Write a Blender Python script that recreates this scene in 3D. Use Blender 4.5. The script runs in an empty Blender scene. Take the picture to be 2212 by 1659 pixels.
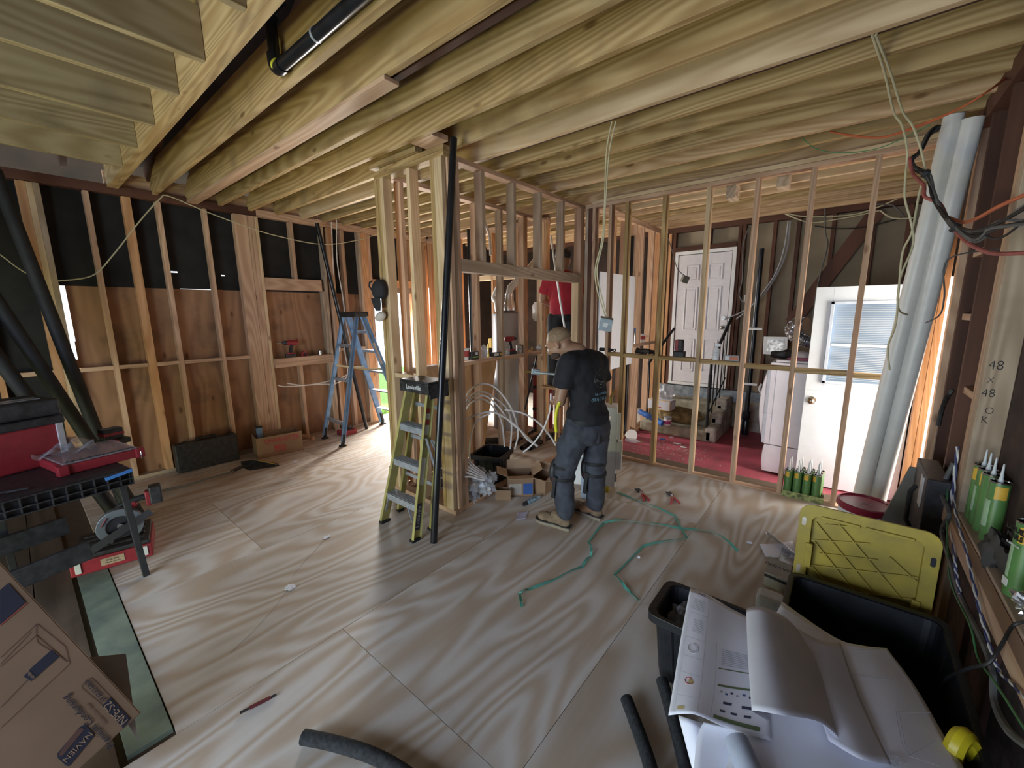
import bpy, math, random
from mathutils import Vector, Matrix
random.seed(7)
S = bpy.context.scene
C = S.collection
PI = math.pi
# ---------------------------------------------------------------- camera
YAW, PIT, ROL, FPX, HCAM = 0.6858632, 0.17483236, -0.01014059, 881.5, 1.74
_f = Vector((-math.sin(YAW)*math.cos(PIT), math.cos(YAW)*math.cos(PIT), -math.sin(PIT)))
_r0 = Vector((math.cos(YAW), math.sin(YAW), 0)); _u0 = _r0.cross(_f)
_r = math.cos(ROL)*_r0 + math.sin(ROL)*_u0
_u = -math.sin(ROL)*_r0 + math.cos(ROL)*_u0
CAM = Vector((0, 0, HCAM))
cd = bpy.data.cameras.new('camera'); cd.sensor_fit = 'HORIZONTAL'; cd.sensor_width = 36; cd.lens = FPX/2212*36
cd.clip_start = 0.02; cd.clip_end = 200
cam = bpy.data.objects.new('camera', cd); C.objects.link(cam)
M3 = Matrix((_r, _u, -_f)).transposed()
cam.matrix_world = Matrix.Translation(CAM) @ M3.to_4x4()
S.camera = cam
S.view_settings.view_transform = 'Standard'; S.view_settings.look = 'None'
S.view_settings.gamma = 1; S.view_settings.use_curve_mapping = False
S.view_settings.exposure = 0.15
# ---------------------------------------------------------------- light
w = bpy.data.worlds.new('world'); S.world = w; w.use_nodes = True
bg = w.node_tree.nodes['Background']; bg.inputs[0].default_value = (0.80, 0.90, 1.0, 1); bg.inputs[1].default_value = 2.6
def area(name, loc, look, sx, sy, power, col):
    l = bpy.data.lights.new(name, 'AREA'); l.shape = 'RECTANGLE'; l.size = sx; l.size_y = sy; l.energy = power; l.color = col
    o = bpy.data.objects.new(name, l); C.objects.link(o); o.location = loc
    o.rotation_euler = (Vector(look)-Vector(loc)).to_track_quat('-Z', 'Y').to_euler(); return o
# daylight through the wide opening behind the camera, the two doorways and the far opening
area('daylight_front_opening', (-1.25, -2.75, 1.15), (-1.5, 2, 0.9), 2.4, 2.1, 120, (0.64, 0.78, 1.0))
area('grass_bounce_front_opening', (-2.9, -2.45, 0.12), (-3.0, 1.3, 3.2), 2.2, 0.5, 85, (0.93, 1.0, 0.50))
area('daylight_left_doorway', (-6.15, 4.0, 1.15), (-3.0, 2.4, 0.4), 0.75, 1.9, 120, (1.0, 0.97, 0.93))
area('daylight_right_doorway', (0.98, 4.72, 1.0), (-2.0, 4.9, 0.7), 0.6, 1.9, 62, (1.0, 0.92, 0.80))
area('daylight_back_opening', (-6.7, 5.3, 1.5), (-3.6, 4.3, 0.3), 1.2, 1.9, 480, (1.0, 0.94, 0.85))
sl = bpy.data.lights.new('sun', 'SUN'); sl.energy = 7; sl.angle = 0.01; sl.color = (1, 0.93, 0.8)
so = bpy.data.objects.new('sun', sl); C.objects.link(so); so.location = (-8, 4, 8)
so.rotation_euler = Vector((1.0, 0.03, -1.75)).to_track_quat('-Z', 'Y').to_euler()
# ---------------------------------------------------------------- helpers
def ray(x, y): return _r*((x-1106)/FPX) - _u*((y-829.5)/FPX) + _f
def pz(x, y, z=0.0): d = ray(x, y); return CAM + d*((z-HCAM)/d.z)
def pX(x, y, X): d = ray(x, y); return CAM + d*(X/d.x)
def pY(x, y, Y): d = ray(x, y); return CAM + d*(Y/d.y)
def V(*a): return Vector(a)

class G:
    def __init__(s): s.v = []; s.f = []
    def add(s, vs, fs, m=None):
        n = len(s.v); s.v += [(m @ Vector(p)) if m else Vector(p) for p in vs]; s.f += [tuple(i+n for i in f) for f in fs]; return s
    def box(s, x0, x1, y0, y1, z0, z1, m=None):
        return s.add([(x0,y0,z0),(x1,y0,z0),(x1,y1,z0),(x0,y1,z0),(x0,y0,z1),(x1,y0,z1),(x1,y1,z1),(x0,y1,z1)],
            [(0,3,2,1),(4,5,6,7),(0,1,5,4),(1,2,6,5),(2,3,7,6),(3,0,4,7)], m)
    def cb(s, c, d, m=None):
        return s.box(c[0]-d[0]/2, c[0]+d[0]/2, c[1]-d[1]/2, c[1]+d[1]/2, c[2]-d[2]/2, c[2]+d[2]/2, m)
    def bar(s, a, b, w, h, up=(0,0,1), m=None):
        a = Vector(a); b = Vector(b); t = (b-a).normalized(); up = Vector(up)
        if abs(t.dot(up)) > .98: up = Vector((1,0,0))
        sd = t.cross(up).normalized(); u2 = sd.cross(t)
        q = []
        for p in (a, b):
            for i, j in ((-1,-1),(1,-1),(1,1),(-1,1)): q.append(p + sd*(i*w/2) + u2*(j*h/2))
        return s.add(q, [(0,1,2,3),(7,6,5,4),(0,4,5,1),(1,5,6,2),(2,6,7,3),(3,7,4,0)], m)
    def cyl(s, a, b, r0, r1=None, n=16, cap=True, m=None):
        r1 = r0 if r1 is None else r1; a = Vector(a); b = Vector(b); t = (b-a).normalized()
        x = t.orthogonal().normalized(); y = t.cross(x); vs = []; fs = []
        for p, r in ((a, r0), (b, r1)):
            for i in range(n): an = 2*PI*i/n; vs.append(p + x*(r*math.cos(an)) + y*(r*math.sin(an)))
        for i in range(n): j = (i+1) % n; fs.append((i, j, n+j, n+i))
        if cap: fs += [tuple(range(n-1, -1, -1)), tuple(range(n, 2*n))]
        return s.add(vs, fs, m)
    def pipe(s, a, b, r, th=0.004, n=20):       # open ended tube
        a = Vector(a); b = Vector(b); t = (b-a).normalized(); x = t.orthogonal().normalized(); y = t.cross(x); vs = []; fs = []
        for p, rr in ((a, r), (b, r), (b, r-th), (a, r-th)):
            for i in range(n): an = 2*PI*i/n; vs.append(p + x*(rr*math.cos(an)) + y*(rr*math.sin(an)))
        for k in range(4):
            for i in range(n): j = (i+1) % n; l = (k+1) % 4; fs.append((k*n+i, k*n+j, l*n+j, l*n+i))
        return s.add(vs, fs)
    def tube(s, pts, r, n=8, closed=False, m=None):
        pts = [Vector(p) for p in pts]; N = len(pts); vs = []; fs = []; x = None
        for k, p in enumerate(pts):
            t = (pts[min(k+1, N-1)] - pts[max(k-1, 0)])
            if t.length < 1e-9: t = Vector((0,0,1))
            t.normalize()
            x = t.orthogonal().normalized() if x is None else (x - t*x.dot(t)).normalized()
            y = t.cross(x); rr = r[k] if isinstance(r, (list, tuple)) else r
            for i in range(n): an = 2*PI*i/n; vs.append(p + x*(rr*math.cos(an)) + y*(rr*math.sin(an)))
        for k in range(N-1):
            for i in range(n): j = (i+1) % n; fs.append((k*n+i, k*n+j, (k+1)*n+j, (k+1)*n+i))
        fs += [tuple(range(n-1, -1, -1)), tuple(range((N-1)*n, N*n))]
        return s.add(vs, fs, m)
    def lathe(s, prof, c=(0,0,0), n=24, m=None):
        vs = []; fs = []; c = Vector(c)
        for r, z in prof:
            for i in range(n): an = 2*PI*i/n; vs.append(c + Vector((r*math.cos(an), r*math.sin(an), z)))
        for k in range(len(prof)-1):
            for i in range(n): j = (i+1) % n; fs.append((k*n+i, k*n+j, (k+1)*n+j, (k+1)*n+i))
        if prof[0][0] > 1e-4: fs.append(tuple(range(n-1, -1, -1)))
        if prof[-1][0] > 1e-4: fs.append(tuple(range((len(prof)-1)*n, len(prof)*n)))
        return s.add(vs, fs, m)
    def prism(s, poly, z0, z1, m=None):
        n = len(poly); vs = [(p[0], p[1], z0) for p in poly] + [(p[0], p[1], z1) for p in poly]
        fs = [tuple(range(n-1, -1, -1)), tuple(range(n, 2*n))] + [(i, (i+1) % n, n+(i+1) % n, n+i) for i in range(n)]
        return s.add(vs, fs, m)
    def sph(s, c, r, n=14, k=10, m=None, sq=(1,1,1)):
        c = Vector(c); vs = []; fs = []
        for a in range(k+1):
            th = PI*a/k
            for i in range(n):
                an = 2*PI*i/n; vs.append(c + Vector((r*sq[0]*math.sin(th)*math.cos(an), r*sq[1]*math.sin(th)*math.sin(an), r*sq[2]*math.cos(th))))
        for a in range(k):
            for i in range(n): j = (i+1) % n; fs.append((a*n+i, (a+1)*n+i, (a+1)*n+j, a*n+j))
        return s.add(vs, fs, m)
    def grid(s, fn, nu, nv, th=0.0):
        P = [[Vector(fn(i/nu, j/nv)) for j in range(nv+1)] for i in range(nu+1)]; n = len(s.v)
        s.v += [p for row in P for p in row]
        for i in range(nu):
            for j in range(nv): a = n+i*(nv+1)+j; s.f.append((a, a+nv+1, a+nv+2, a+1))
        return s

def spline(pts, k=8):
    pts = [Vector(p) for p in pts]; out = []; N = len(pts)
    for i in range(N-1):
        p0 = pts[max(i-1,0)]; p1 = pts[i]; p2 = pts[i+1]; p3 = pts[min(i+2,N-1)]
        for j in range(k):
            t = j/k; out.append(0.5*((2*p1)+(p2-p0)*t+(2*p0-5*p1+4*p2-p3)*t*t+(-p0+3*p1-3*p2+p3)*t**3))
    out.append(pts[-1]); return out

def tag(o, label=None, cat=None, group=None, kind=None):
    if label: o['label'] = label
    if cat: o['category'] = cat
    if group: o['group'] = group
    if kind: o['kind'] = kind
    return o
def root(name, loc, rz=0, label=None, cat=None, group=None, kind=None, rot=None):
    o = bpy.data.objects.new(name, None); o.empty_display_size = 0.05; C.objects.link(o); o.location = loc
    o.rotation_euler = rot if rot else (0, 0, rz); return tag(o, label, cat, group, kind)
def emit(name, g, mat, parent=None, local=False, smooth=False, bev=0, sub=0, solid=0, label=None, cat=None, group=None, kind=None):
    """local=False: g holds world points (parent must be an unrotated root); local=True: g in the parent's frame."""
    me = bpy.data.meshes.new(name)
    if parent is None:
        xs = [p.x for p in g.v]; ys = [p.y for p in g.v]; zs = [p.z for p in g.v]
        o0 = Vector(((min(xs)+max(xs))/2, (min(ys)+max(ys))/2, min(zs)))
        if local: o0 = Vector((0,0,0))
    else:
        o0 = Vector((0,0,0)) if local else world_loc(parent)
    me.from_pydata([tuple(p-o0) for p in g.v], [], g.f); me.update()
    import bmesh
    b = bmesh.new(); b.from_mesh(me); bmesh.ops.recalc_face_normals(b, faces=b.faces); b.to_mesh(me); b.free()
    if mat: me.materials.append(mat)
    o = bpy.data.objects.new(name, me); C.objects.link(o)
    if parent is None: o.location = o0
    else: o.parent = parent
    if smooth:
        for p in me.polygons: p.use_smooth = True
        try: me.set_sharp_from_angle(angle=0.7)
        except Exception: pass
    if solid: md = o.modifiers.new('solid', 'SOLIDIFY'); md.thickness = solid; md.offset = 0
    if bev: md = o.modifiers.new('bev', 'BEVEL'); md.width = bev; md.segments = 2; md.limit_method = 'ANGLE'
    if sub: md = o.modifiers.new('sub', 'SUBSURF'); md.levels = sub; md.render_levels = sub
    return tag(o, label, cat, group, kind)
def world_loc(o):
    l = Vector(o.location)
    while o.parent: o = o.parent; l += Vector(o.location)
    return l
def dup(r, loc=None, rot=None, label=None, group=None):
    n = r.copy(); C.objects.link(n)
    if loc is not None: n.location = loc
    if rot is not None: n.rotation_euler = rot
    if label: n['label'] = label
    if group: n['group'] = group
    for ch in list(r.children):
        c = ch.copy(); C.objects.link(c); c.parent = n
        for g2 in list(ch.children): d = g2.copy(); C.objects.link(d); d.parent = c
    return n
def text(name, body, size, mat, parent, mtx, ext=0.0004, align='CENTER', bold=0.0, sx=1.0):
    cu = bpy.data.curves.new(name, 'FONT'); cu.body = body; cu.size = size; cu.extrude = ext; cu.align_x = align; cu.align_y = 'CENTER'
    cu.offset = bold; cu.resolution_u = 3; cu.space_character = 1.0
    t = bpy.data.objects.new(name, cu); C.objects.link(t)
    me = bpy.data.meshes.new_from_object(t.evaluated_get(bpy.context.evaluated_depsgraph_get()))
    bpy.data.objects.remove(t); bpy.data.curves.remove(cu)
    me.transform(mtx @ Matrix.Diagonal((sx, 1, 1, 1)))
    me.materials.clear(); me.materials.append(mat)
    o = bpy.data.objects.new(name, me); C.objects.link(o); o.parent = parent; return o
def frame(o, x, y):      # matrix with origin o, x right, y up
    x = Vector(x).normalized(); y = Vector(y); y = (y - x*y.dot(x)).normalized(); z = x.cross(y)
    m = Matrix((x, y, z)).transposed().to_4x4(); m.translation = Vector(o); return m

# ---------------------------------------------------------------- materials
def nmat(name):
    m = bpy.data.materials.new(name); m.use_nodes = True; nt = m.node_tree; return m, nt, nt.nodes['Principled BSDF']
def plain(name, col, rough=0.55, metal=0.0, var=0.06, scale=14.0, bump=0.0, alpha=1.0, trans=0.0, spec=0.5, emit_=0.0, dirt=None):
    m, nt, b = nmat(name); N = nt.nodes; L = nt.links
    tc = N.new('ShaderNodeTexCoord'); no = N.new('ShaderNodeTexNoise'); no.inputs['Scale'].default_value = scale; no.inputs['Detail'].default_value = 4
    L.new(tc.outputs['Object'], no.inputs['Vector'])
    r = N.new('ShaderNodeValToRGB'); r.color_ramp.elements[0].position = .3; r.color_ramp.elements[1].position = .7
    d = dirt if dirt else [c*(1-var*2) for c in col]
    r.color_ramp.elements[0].color = (*d[:3], 1); r.color_ramp.elements[1].color = (*[min(1, c*(1+var)) for c in col], 1)
    L.new(no.outputs['Fac'], r.inputs['Fac']); L.new(r.outputs['Color'], b.inputs['Base Color'])
    b.inputs['Roughness'].default_value = rough; b.inputs['Metallic'].default_value = metal
    b.inputs['Specular IOR Level'].default_value = spec; b.inputs['Transmission Weight'].default_value = trans; b.inputs['Alpha'].default_value = alpha
    if bump:
        bm = N.new('ShaderNodeBump'); bm.inputs['Strength'].default_value = bump; bm.inputs['Distance'].default_value = .01
        L.new(no.outputs['Fac'], bm.inputs['Height']); L.new(bm.outputs['Normal'], b.inputs['Normal'])
    return m
def woodm(name, c1, c2, axis, stretch=0.09, rings=9.0, scale=2.2, rough=0.65, knots=True, fine=0.25, stain=0.0, contrast=1.0, det=3):
    """cathedral grain: contour lines of a noise field that is long along the board's axis"""
    m, nt, b = nmat(name); N = nt.nodes; L = nt.links
    tc = N.new('ShaderNodeTexCoord'); oi = N.new('ShaderNodeObjectInfo')
    mul = N.new('ShaderNodeVectorMath'); mul.operation = 'MULTIPLY_ADD'
    cx = N.new('ShaderNodeCombineXYZ')
    for k, f_ in enumerate((17.0, 31.0, 23.0)):
        mm = N.new('ShaderNodeMath'); mm.operation = 'MULTIPLY'; mm.inputs[1].default_value = f_; L.new(oi.outputs['Random'], mm.inputs[0]); L.new(mm.outputs[0], cx.inputs[k])
    add = N.new('ShaderNodeVectorMath'); L.new(tc.outputs['Object'], add.inputs[0]); L.new(cx.outputs[0], add.inputs[1])
    mp = N.new('ShaderNodeMapping'); sc = [1, 1, 1]; sc[axis] = stretch; mp.inputs['Scale'].default_value = sc; L.new(add.outputs[0], mp.inputs['Vector'])
    n1 = N.new('ShaderNodeTexNoise'); n1.inputs['Scale'].default_value = scale; n1.inputs['Detail'].default_value = det; n1.inputs['Roughness'].default_value = .5; n1.inputs['Distortion'].default_value = .25
    L.new(mp.outputs[0], n1.inputs['Vector'])
    mr = N.new('ShaderNodeMath'); mr.operation = 'MULTIPLY'; mr.inputs[1].default_value = rings*2*PI; L.new(n1.outputs['Fac'], mr.inputs[0])
    sn = N.new('ShaderNodeMath'); sn.operation = 'SINE'; L.new(mr.outputs[0], sn.inputs[0])
    mp2 = N.new('ShaderNodeMapping'); sc2 = [60, 60, 60]; sc2[axis] = 2.5; mp2.inputs['Scale'].default_value = sc2; L.new(add.outputs[0], mp2.inputs['Vector'])
    n2 = N.new('ShaderNodeTexNoise'); n2.inputs['Scale'].default_value = 1.0; n2.inputs['Detail'].default_value = 3; L.new(mp2.outputs[0], n2.inputs['Vector'])
    ma = N.new('ShaderNodeMath'); ma.operation = 'MULTIPLY_ADD'; ma.inputs[1].default_value = .32*contrast; ma.inputs[2].default_value = .5; L.new(sn.outputs[0], ma.inputs[0])
    mb = N.new('ShaderNodeMath'); mb.operation = 'MULTIPLY_ADD'; mb.inputs[1].default_value = fine*2; L.new(n2.outputs['Fac'], mb.inputs[0]); L.new(ma.outputs[0], mb.inputs[2])
    mc = N.new('ShaderNodeMath'); mc.operation = 'SUBTRACT'; mc.inputs[1].default_value = fine; L.new(mb.outputs[0], mc.inputs[0]); mc.use_clamp = True
    mx = N.new('ShaderNodeMix'); mx.data_type = 'RGBA'; mx.inputs['A'].default_value = (*c2, 1); mx.inputs['B'].default_value = (*c1, 1); L.new(mc.outputs[0], mx.inputs['Factor'])
    col = mx.outputs['Result']
    n3 = N.new('ShaderNodeTexNoise'); n3.inputs['Scale'].default_value = 1.7; n3.inputs['Detail'].default_value = 4; L.new(add.outputs[0], n3.inputs['Vector'])
    hs = N.new('ShaderNodeHueSaturation')
    mv = N.new('ShaderNodeMath'); mv.operation = 'MULTIPLY_ADD'; mv.inputs[1].default_value = .5; mv.inputs[2].default_value = .75; L.new(n3.outputs['Fac'], mv.inputs[0])
    rv = N.new('ShaderNodeMath'); rv.operation = 'MULTIPLY_ADD'; rv.inputs[1].default_value = .22; L.new(oi.outputs['Random'], rv.inputs[0]); 
    rs = N.new('ShaderNodeMath'); rs.operation = 'SUBTRACT'; rs.inputs[1].default_value = .11; L.new(mv.outputs[0], rv.inputs[2]); L.new(rv.outputs[0], rs.inputs[0])
    L.new(rs.outputs[0], hs.inputs['Value']); L.new(col, hs.inputs['Color']); col = hs.outputs['Color']
    if knots:
        mp3 = N.new('ShaderNodeMapping'); sc3 = [5.5, 5.5, 5.5]; sc3[axis] = 2.4; mp3.inputs['Scale'].default_value = sc3; L.new(add.outputs[0], mp3.inputs['Vector'])
        vo = N.new('ShaderNodeTexVoronoi'); vo.inputs['Scale'].default_value = .9; L.new(mp3.outputs[0], vo.inputs['Vector'])
        kr = N.new('ShaderNodeValToRGB'); kr.color_ramp.elements[0].position = .05; kr.color_ramp.elements[0].color = (1,1,1,1); kr.color_ramp.elements[1].position = .11; kr.color_ramp.elements[1].color = (0,0,0,1)
        L.new(vo.outputs['Distance'], kr.inputs['Fac'])
        mk = N.new('ShaderNodeMix'); mk.data_type = 'RGBA'; mk.inputs['B'].default_value = (c2[0]*.35, c2[1]*.25, c2[2]*.2, 1)
        mf = N.new('ShaderNodeMath'); mf.operation = 'MULTIPLY'; mf.inputs[1].default_value = .7; L.new(kr.outputs['Color'], mf.inputs[0]); L.new(mf.outputs[0], mk.inputs['Factor']); L.new(col, mk.inputs['A']); col = mk.outputs['Result']
    if stain:
        n4 = N.new('ShaderNodeTexNoise'); n4.inputs['Scale'].default_value = 2.6; n4.inputs['Detail'].default_value = 6; L.new(add.outputs[0], n4.inputs['Vector'])
        sr = N.new('ShaderNodeValToRGB'); sr.color_ramp.elements[0].position = .55; sr.color_ramp.elements[0].color = (0,0,0,1); sr.color_ramp.elements[1].position = .75; sr.color_ramp.elements[1].color = (stain,)*3+(1,)
        L.new(n4.outputs['Fac'], sr.inputs['Fac'])
        ms = N.new('ShaderNodeMix'); ms.data_type = 'RGBA'; ms.inputs['B'].default_value = (.07,.05,.035,1); L.new(sr.outputs['Color'], ms.inputs['Factor']); L.new(col, ms.inputs['A']); col = ms.outputs['Result']
    L.new(col, b.inputs['Base Color']); b.inputs['Roughness'].default_value = rough; b.inputs['Specular IOR Level'].default_value = .25
    bm = N.new('ShaderNodeBump'); bm.inputs['Strength'].default_value = .12; bm.inputs['Distance'].default_value = .003; L.new(n2.outputs['Fac'], bm.inputs['Height']); L.new(bm.outputs['Normal'], b.inputs['Normal'])
    return m
WT = {'fir': ((.58,.39,.265),(.42,.255,.16)), 'pine': ((.50,.355,.175),(.315,.195,.078)), 'brownish': ((.37,.29,.16),(.25,.18,.085)), 'warm': ((.58,.40,.24),(.42,.26,.13)), 'orange': ((.60,.34,.18),(.45,.225,.10)),
      'old': ((.125,.055,.035),(.06,.026,.018)), 'pale': ((.66,.50,.32),(.52,.36,.21)), 'grey': ((.50,.385,.28),(.35,.255,.175)), 'treated': ((.20,.24,.15),(.12,.15,.09))}
WM = {}
def wm(tone, axis):
    k = (tone, axis)
    if k not in WM:
        c = WT[tone]; WM[k] = woodm('%s_lumber_%s' % (tone, 'xyz'[axis]), c[0], c[1], axis, knots=(tone != 'old'), rings=26 if tone != 'old' else 4, contrast=1.15, scale=2.2, stretch=.09, det=2.0, stain=.45 if tone in ('pine','brownish','grey') else 0)
    return WM[k]
def lum(name, x0, x1, y0, y1, z0, z1, tone='fir', parent=None, **kw):
    if x1 < x0: x0, x1 = x1, x0
    if y1 < y0: y0, y1 = y1, y0
    d = (x1-x0, y1-y0, z1-z0); ax = d.index(max(d))
    j = lambda: random.uniform(-.0012, .0012)
    return emit(name, G().box(x0+j(), x1+j(), y0+j(), y1+j(), z0, z1), wm(tone, ax), parent, bev=.0025, **kw)
def struct(name, g, mat, parent=None, **kw):
    o = emit(name, g, mat, parent, **kw)
    if parent is None: o['kind'] = 'structure'
    return o

M_plyfloor = woodm('plywood_floor_grain', (.66,.62,.575), (.51,.41,.315), 1, stretch=.22, rings=22, scale=1.25, rough=.6, knots=False, fine=.16, stain=.10, contrast=1.5, det=2.6)
M_plywall = woodm('plywood_wall_grain', (.36,.20,.11), (.24,.125,.068), 2, stretch=.2, rings=12, scale=1.6, knots=True, fine=.12, stain=.75)
M_plynew = woodm('plywood_panel_grain', (.72,.46,.25), (.55,.33,.16), 2, stretch=.3, rings=16, scale=1.8, knots=False, fine=.1)
M_tar = plain('black_tar_paper', (.012,.011,.011), .85, var=.3, scale=5, bump=.3)
M_dark = plain('dark_roof_board', (.028,.016,.012), .9, var=.3, scale=4)
M_red = plain('red_painted_concrete', (.40,.065,.10), .55, var=.12, scale=5, dirt=(.27,.06,.075))
M_conc = plain('concrete', (.42,.38,.33), .85, var=.2, scale=9, bump=.3, dirt=(.22,.19,.15))
M_conc_light = plain('light_concrete_slab', (.62,.58,.52), .85, var=.12, scale=6)
M_paper_wall = plain('tan_building_paper', (.30,.24,.165), .9, var=.1, scale=3, bump=.2)
M_black = plain('black_plastic', (.012,.012,.014), .38, var=.2)
M_blackm = plain('black_matte', (.016,.016,.018), .7, var=.2)
M_abs = plain('black_abs_pipe', (.010,.011,.014), .28, var=.2)
M_white = plain('white_paint', (.80,.80,.80), .45, var=.02)
M_grass = plain('grass_green', (.12,.30,.05), .9, var=.4, scale=20)
# ================================================================ SETTING
JZ = 2.98
# ---- floor: plywood sheets on a dark base
fl = root('floor', (0, 0, 0), kind='structure')
cols = {(-5.76, -4.46): (-.24, 2.2, 4.73), (-4.46, -3.24): (.21, .98, 3.4, 4.75), (-3.24, -2.02): (.21, 2.12, 4.5), (-2.02, -.80): (-4.0, -1.49, .95, 3.37, 4.42), (-.80, .42): (-4.0, -2.7, -.25, 2.19, 4.42), (.42, .66): (-4.0, -2.7, -.25, 2.2, 4.42)}
cols[(-5.76, -4.46)] = (.21, 2.2, 4.75)
for (a, b), ys in cols.items():
    for y0, y1 in zip(ys[:-1], ys[1:]):
        emit('plywood_sheet', G().box(a+.0015, b-.0015, y0+.0015, y1-.0015, -.018, 0), M_plyfloor, fl)
M_oldfloor = woodm('old_dark_floorboards', (.16,.12,.09), (.09,.065,.05), 0, knots=True)
emit('subfloor', G().box(-5.9, .7, -4.2, 4.76, -.1, -.0185), plain('dark_subfloor', (.10,.065,.04), .9), fl)
for k in range(24):
    emit('old_floorboard', G().box(-5.76, -2.03, -4.04+k*.17, -4.04+k*.17+.165, -.018, -.004), M_oldfloor, fl)
emit('green_board', G().box(-4.4, -2.06, .06, .205, -.018, .004), plain('green_stained_board', (.20,.25,.19), .8, var=.25, scale=6, dirt=(.13,.17,.15)), fl)
# far zones
struct('floor.001', G().box(-2.46, 3.0, 4.52, 7.3, -.2, -.1), M_red)
struct('floor.002', G().box(-6.3, -2.46, 4.76, 7.3, -.2, -.02), M_conc_light)
gr = struct('ground_outside', G().box(-30, 20, -25, 30, -.3, -.22), plain('driveway', (.55,.53,.50), .9, scale=1))
emit('lawn_outside', G().box(-12, -6.9, 2.0, 9, -.22, -.12), M_grass, kind='structure')
# ---- left wall
LX = -5.75
wl = root('wall_left', (LX-.1, 1.5, 0), kind='structure')
g = G().box(LX-.105, LX-.092, -4.0, 1.225, 2.03, 3.0).box(LX-.105, LX-.092, 1.225, 1.285, 2.03, 2.205).box(LX-.105, LX-.092, 1.225, 1.285, 2.22, 3.0).box(LX-.105, LX-.092, 1.285, 1.695, 2.034, 3.0)
g.box(LX-.105, LX-.092, 1.695, 1.735, 2.03, 2.195).box(LX-.105, LX-.092, 1.695, 1.735, 2.208, 3.0).box(LX-.105, LX-.092, 1.735, 3.66, 2.03, 3.0).box(LX-.105, LX-.092, 3.66, 4.75, 2.14, 3.0).box(LX-.105, LX-.092, -4, .34, 0, 2.03)
emit('black_tar_paper', g, M_tar, wl)
emit('plywood_sheathing', G().box(LX-.11, LX-.093, .34, .398, 0, 1.32).box(LX-.11, LX-.093, .404, 1.225, 0, 2.031).box(LX-.11, LX-.093, 1.225, 1.62, 0, 2.030).box(LX-.11, LX-.093, 1.62, 3.62, 0, 2.035).box(LX-.11, LX-.093, .396, .404, 0, 1.5).box(LX-.11, LX-.093, 4.40, 4.76, 0, 2.14), M_plywall, wl)
lum('top_plate', LX-.09, LX, -4, 2.12, 2.925, 3.01, 'old', wl)
lum('top_plate', LX-.09, LX, 2.12, 3.0, 2.925, 3.01, 'fir', wl)
lum('top_plate', LX-.09, LX, 3.003, 4.75, 2.925, 3.01, 'fir', wl)
lum('rim_board', LX-.09, LX-.05, .8, 4.75, 3.01, 3.15, 'fir', wl)
for y0, y1 in ((-4, 3.66), (4.38, 4.75)): lum('bottom_plate', LX-.09, LX, y0, y1, 0, .04, 'grey', wl)
for (y0, y1, z0, z1, t) in ((-.55,-.51,.04,2.92,'old'), (-.12,-.08,.04,2.92,'orange'), (.22,.28,.04,2.92,'orange'), (.28,.32,.04,2.92,'pale'), (.32,.36,.04,2.92,'grey'), (.63,.67,.04,2.92,'fir'), (.90,.97,.04,2.92,'orange'),
        (1.165,1.205,.04,2.92,'fir'), (1.57,1.61,.04,2.92,'fir'), (1.87,2.01,.04,2.92,'fir'), (2.012,2.05,.04,2.92,'fir'), (2.052,2.09,.04,2.92,'fir'), (2.092,2.13,.04,2.92,'pale'),
        (2.50,2.54,2.2,2.92,'fir'), (2.86,2.90,.04,2.05,'grey'), (2.902,2.94,.04,2.92,'grey'), (2.98,3.02,.04,2.92,'fir'), (3.02,3.06,.04,2.92,'orange'), (3.19,3.24,.04,2.92,'fir'), (2.45,2.49,.04,1.05,'fir'),
        (3.46,3.50,.04,2.92,'grey'), (3.50,3.61,.04,2.92,'orange'), (3.612,3.66,.04,2.92,'fir'), (4.19,4.23,2.26,2.92,'orange'), (4.38,4.42,.04,2.92,'orange'), (4.70,4.75,.04,2.92,'orange')):
    lum('stud', LX-.09, LX, y0, y1, z0, z1, t, wl)
lum('window_header', LX-.09, LX+.004, 2.132, 2.858, 2.05, 2.2, 'fir', wl)
lum('window_sill', LX-.09, LX+.05, 2.132, 2.90, 1.05, 1.17, 'fir', wl)
lum('door_header', LX-.09, LX+.003, 3.66, 4.38, 2.15, 2.26, 'orange', wl)
emit('door_jamb', G().box(LX-.10, LX-.02, 3.66, 4.38, 2.06, 2.15), plain('taupe_paint', (.25,.19,.16), .6), wl)
for y0, y1 in ((-.08,.22), (.36,.63), (.67,.90), (.97,1.165), (1.205,1.57), (1.61,1.87), (3.06,3.19), (3.24,3.46)):
    lum('blocking', LX-.085, LX-.003, y0, y1, 1.20, 1.24, 'fir', wl)
# outside light holes in the sheathing are real gaps (above the brown plywood and beside it)
# ---- wall beyond left doorway, with an opening to the yard
wf = root('wall_far_left', (-5.0, 4.75, 0), kind='structure')
FY = 4.75
lum('top_plate', LX, -3.26, FY, FY+.09, 2.90, 2.98, 'fir', wf)
for x, t in ((-5.74,'orange'), (-5.60,'orange'), (-5.20,'pale'), (-5.0,'orange'), (-4.75,'orange'), (-4.28,'orange'), (-3.80,'orange')):
    lum('stud', x, x+.04 if x != -5.74 else x+.10, FY, FY+.09, .04, 2.90, t, wf)
lum('blocking', -5.56, -5.20, FY, FY+.09, 1.22, 1.26, 'pale', wf); lum('blocking', -5.16, -5.0, FY, FY+.09, 1.22, 1.26, 'pale', wf)
lum('header', -4.71, -4.28, FY, FY+.09, 2.22, 2.30, 'pale', wf); lum('header', -4.24, -3.80, FY, FY+.09, 2.22, 2.30, 'pale', wf)
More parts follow.
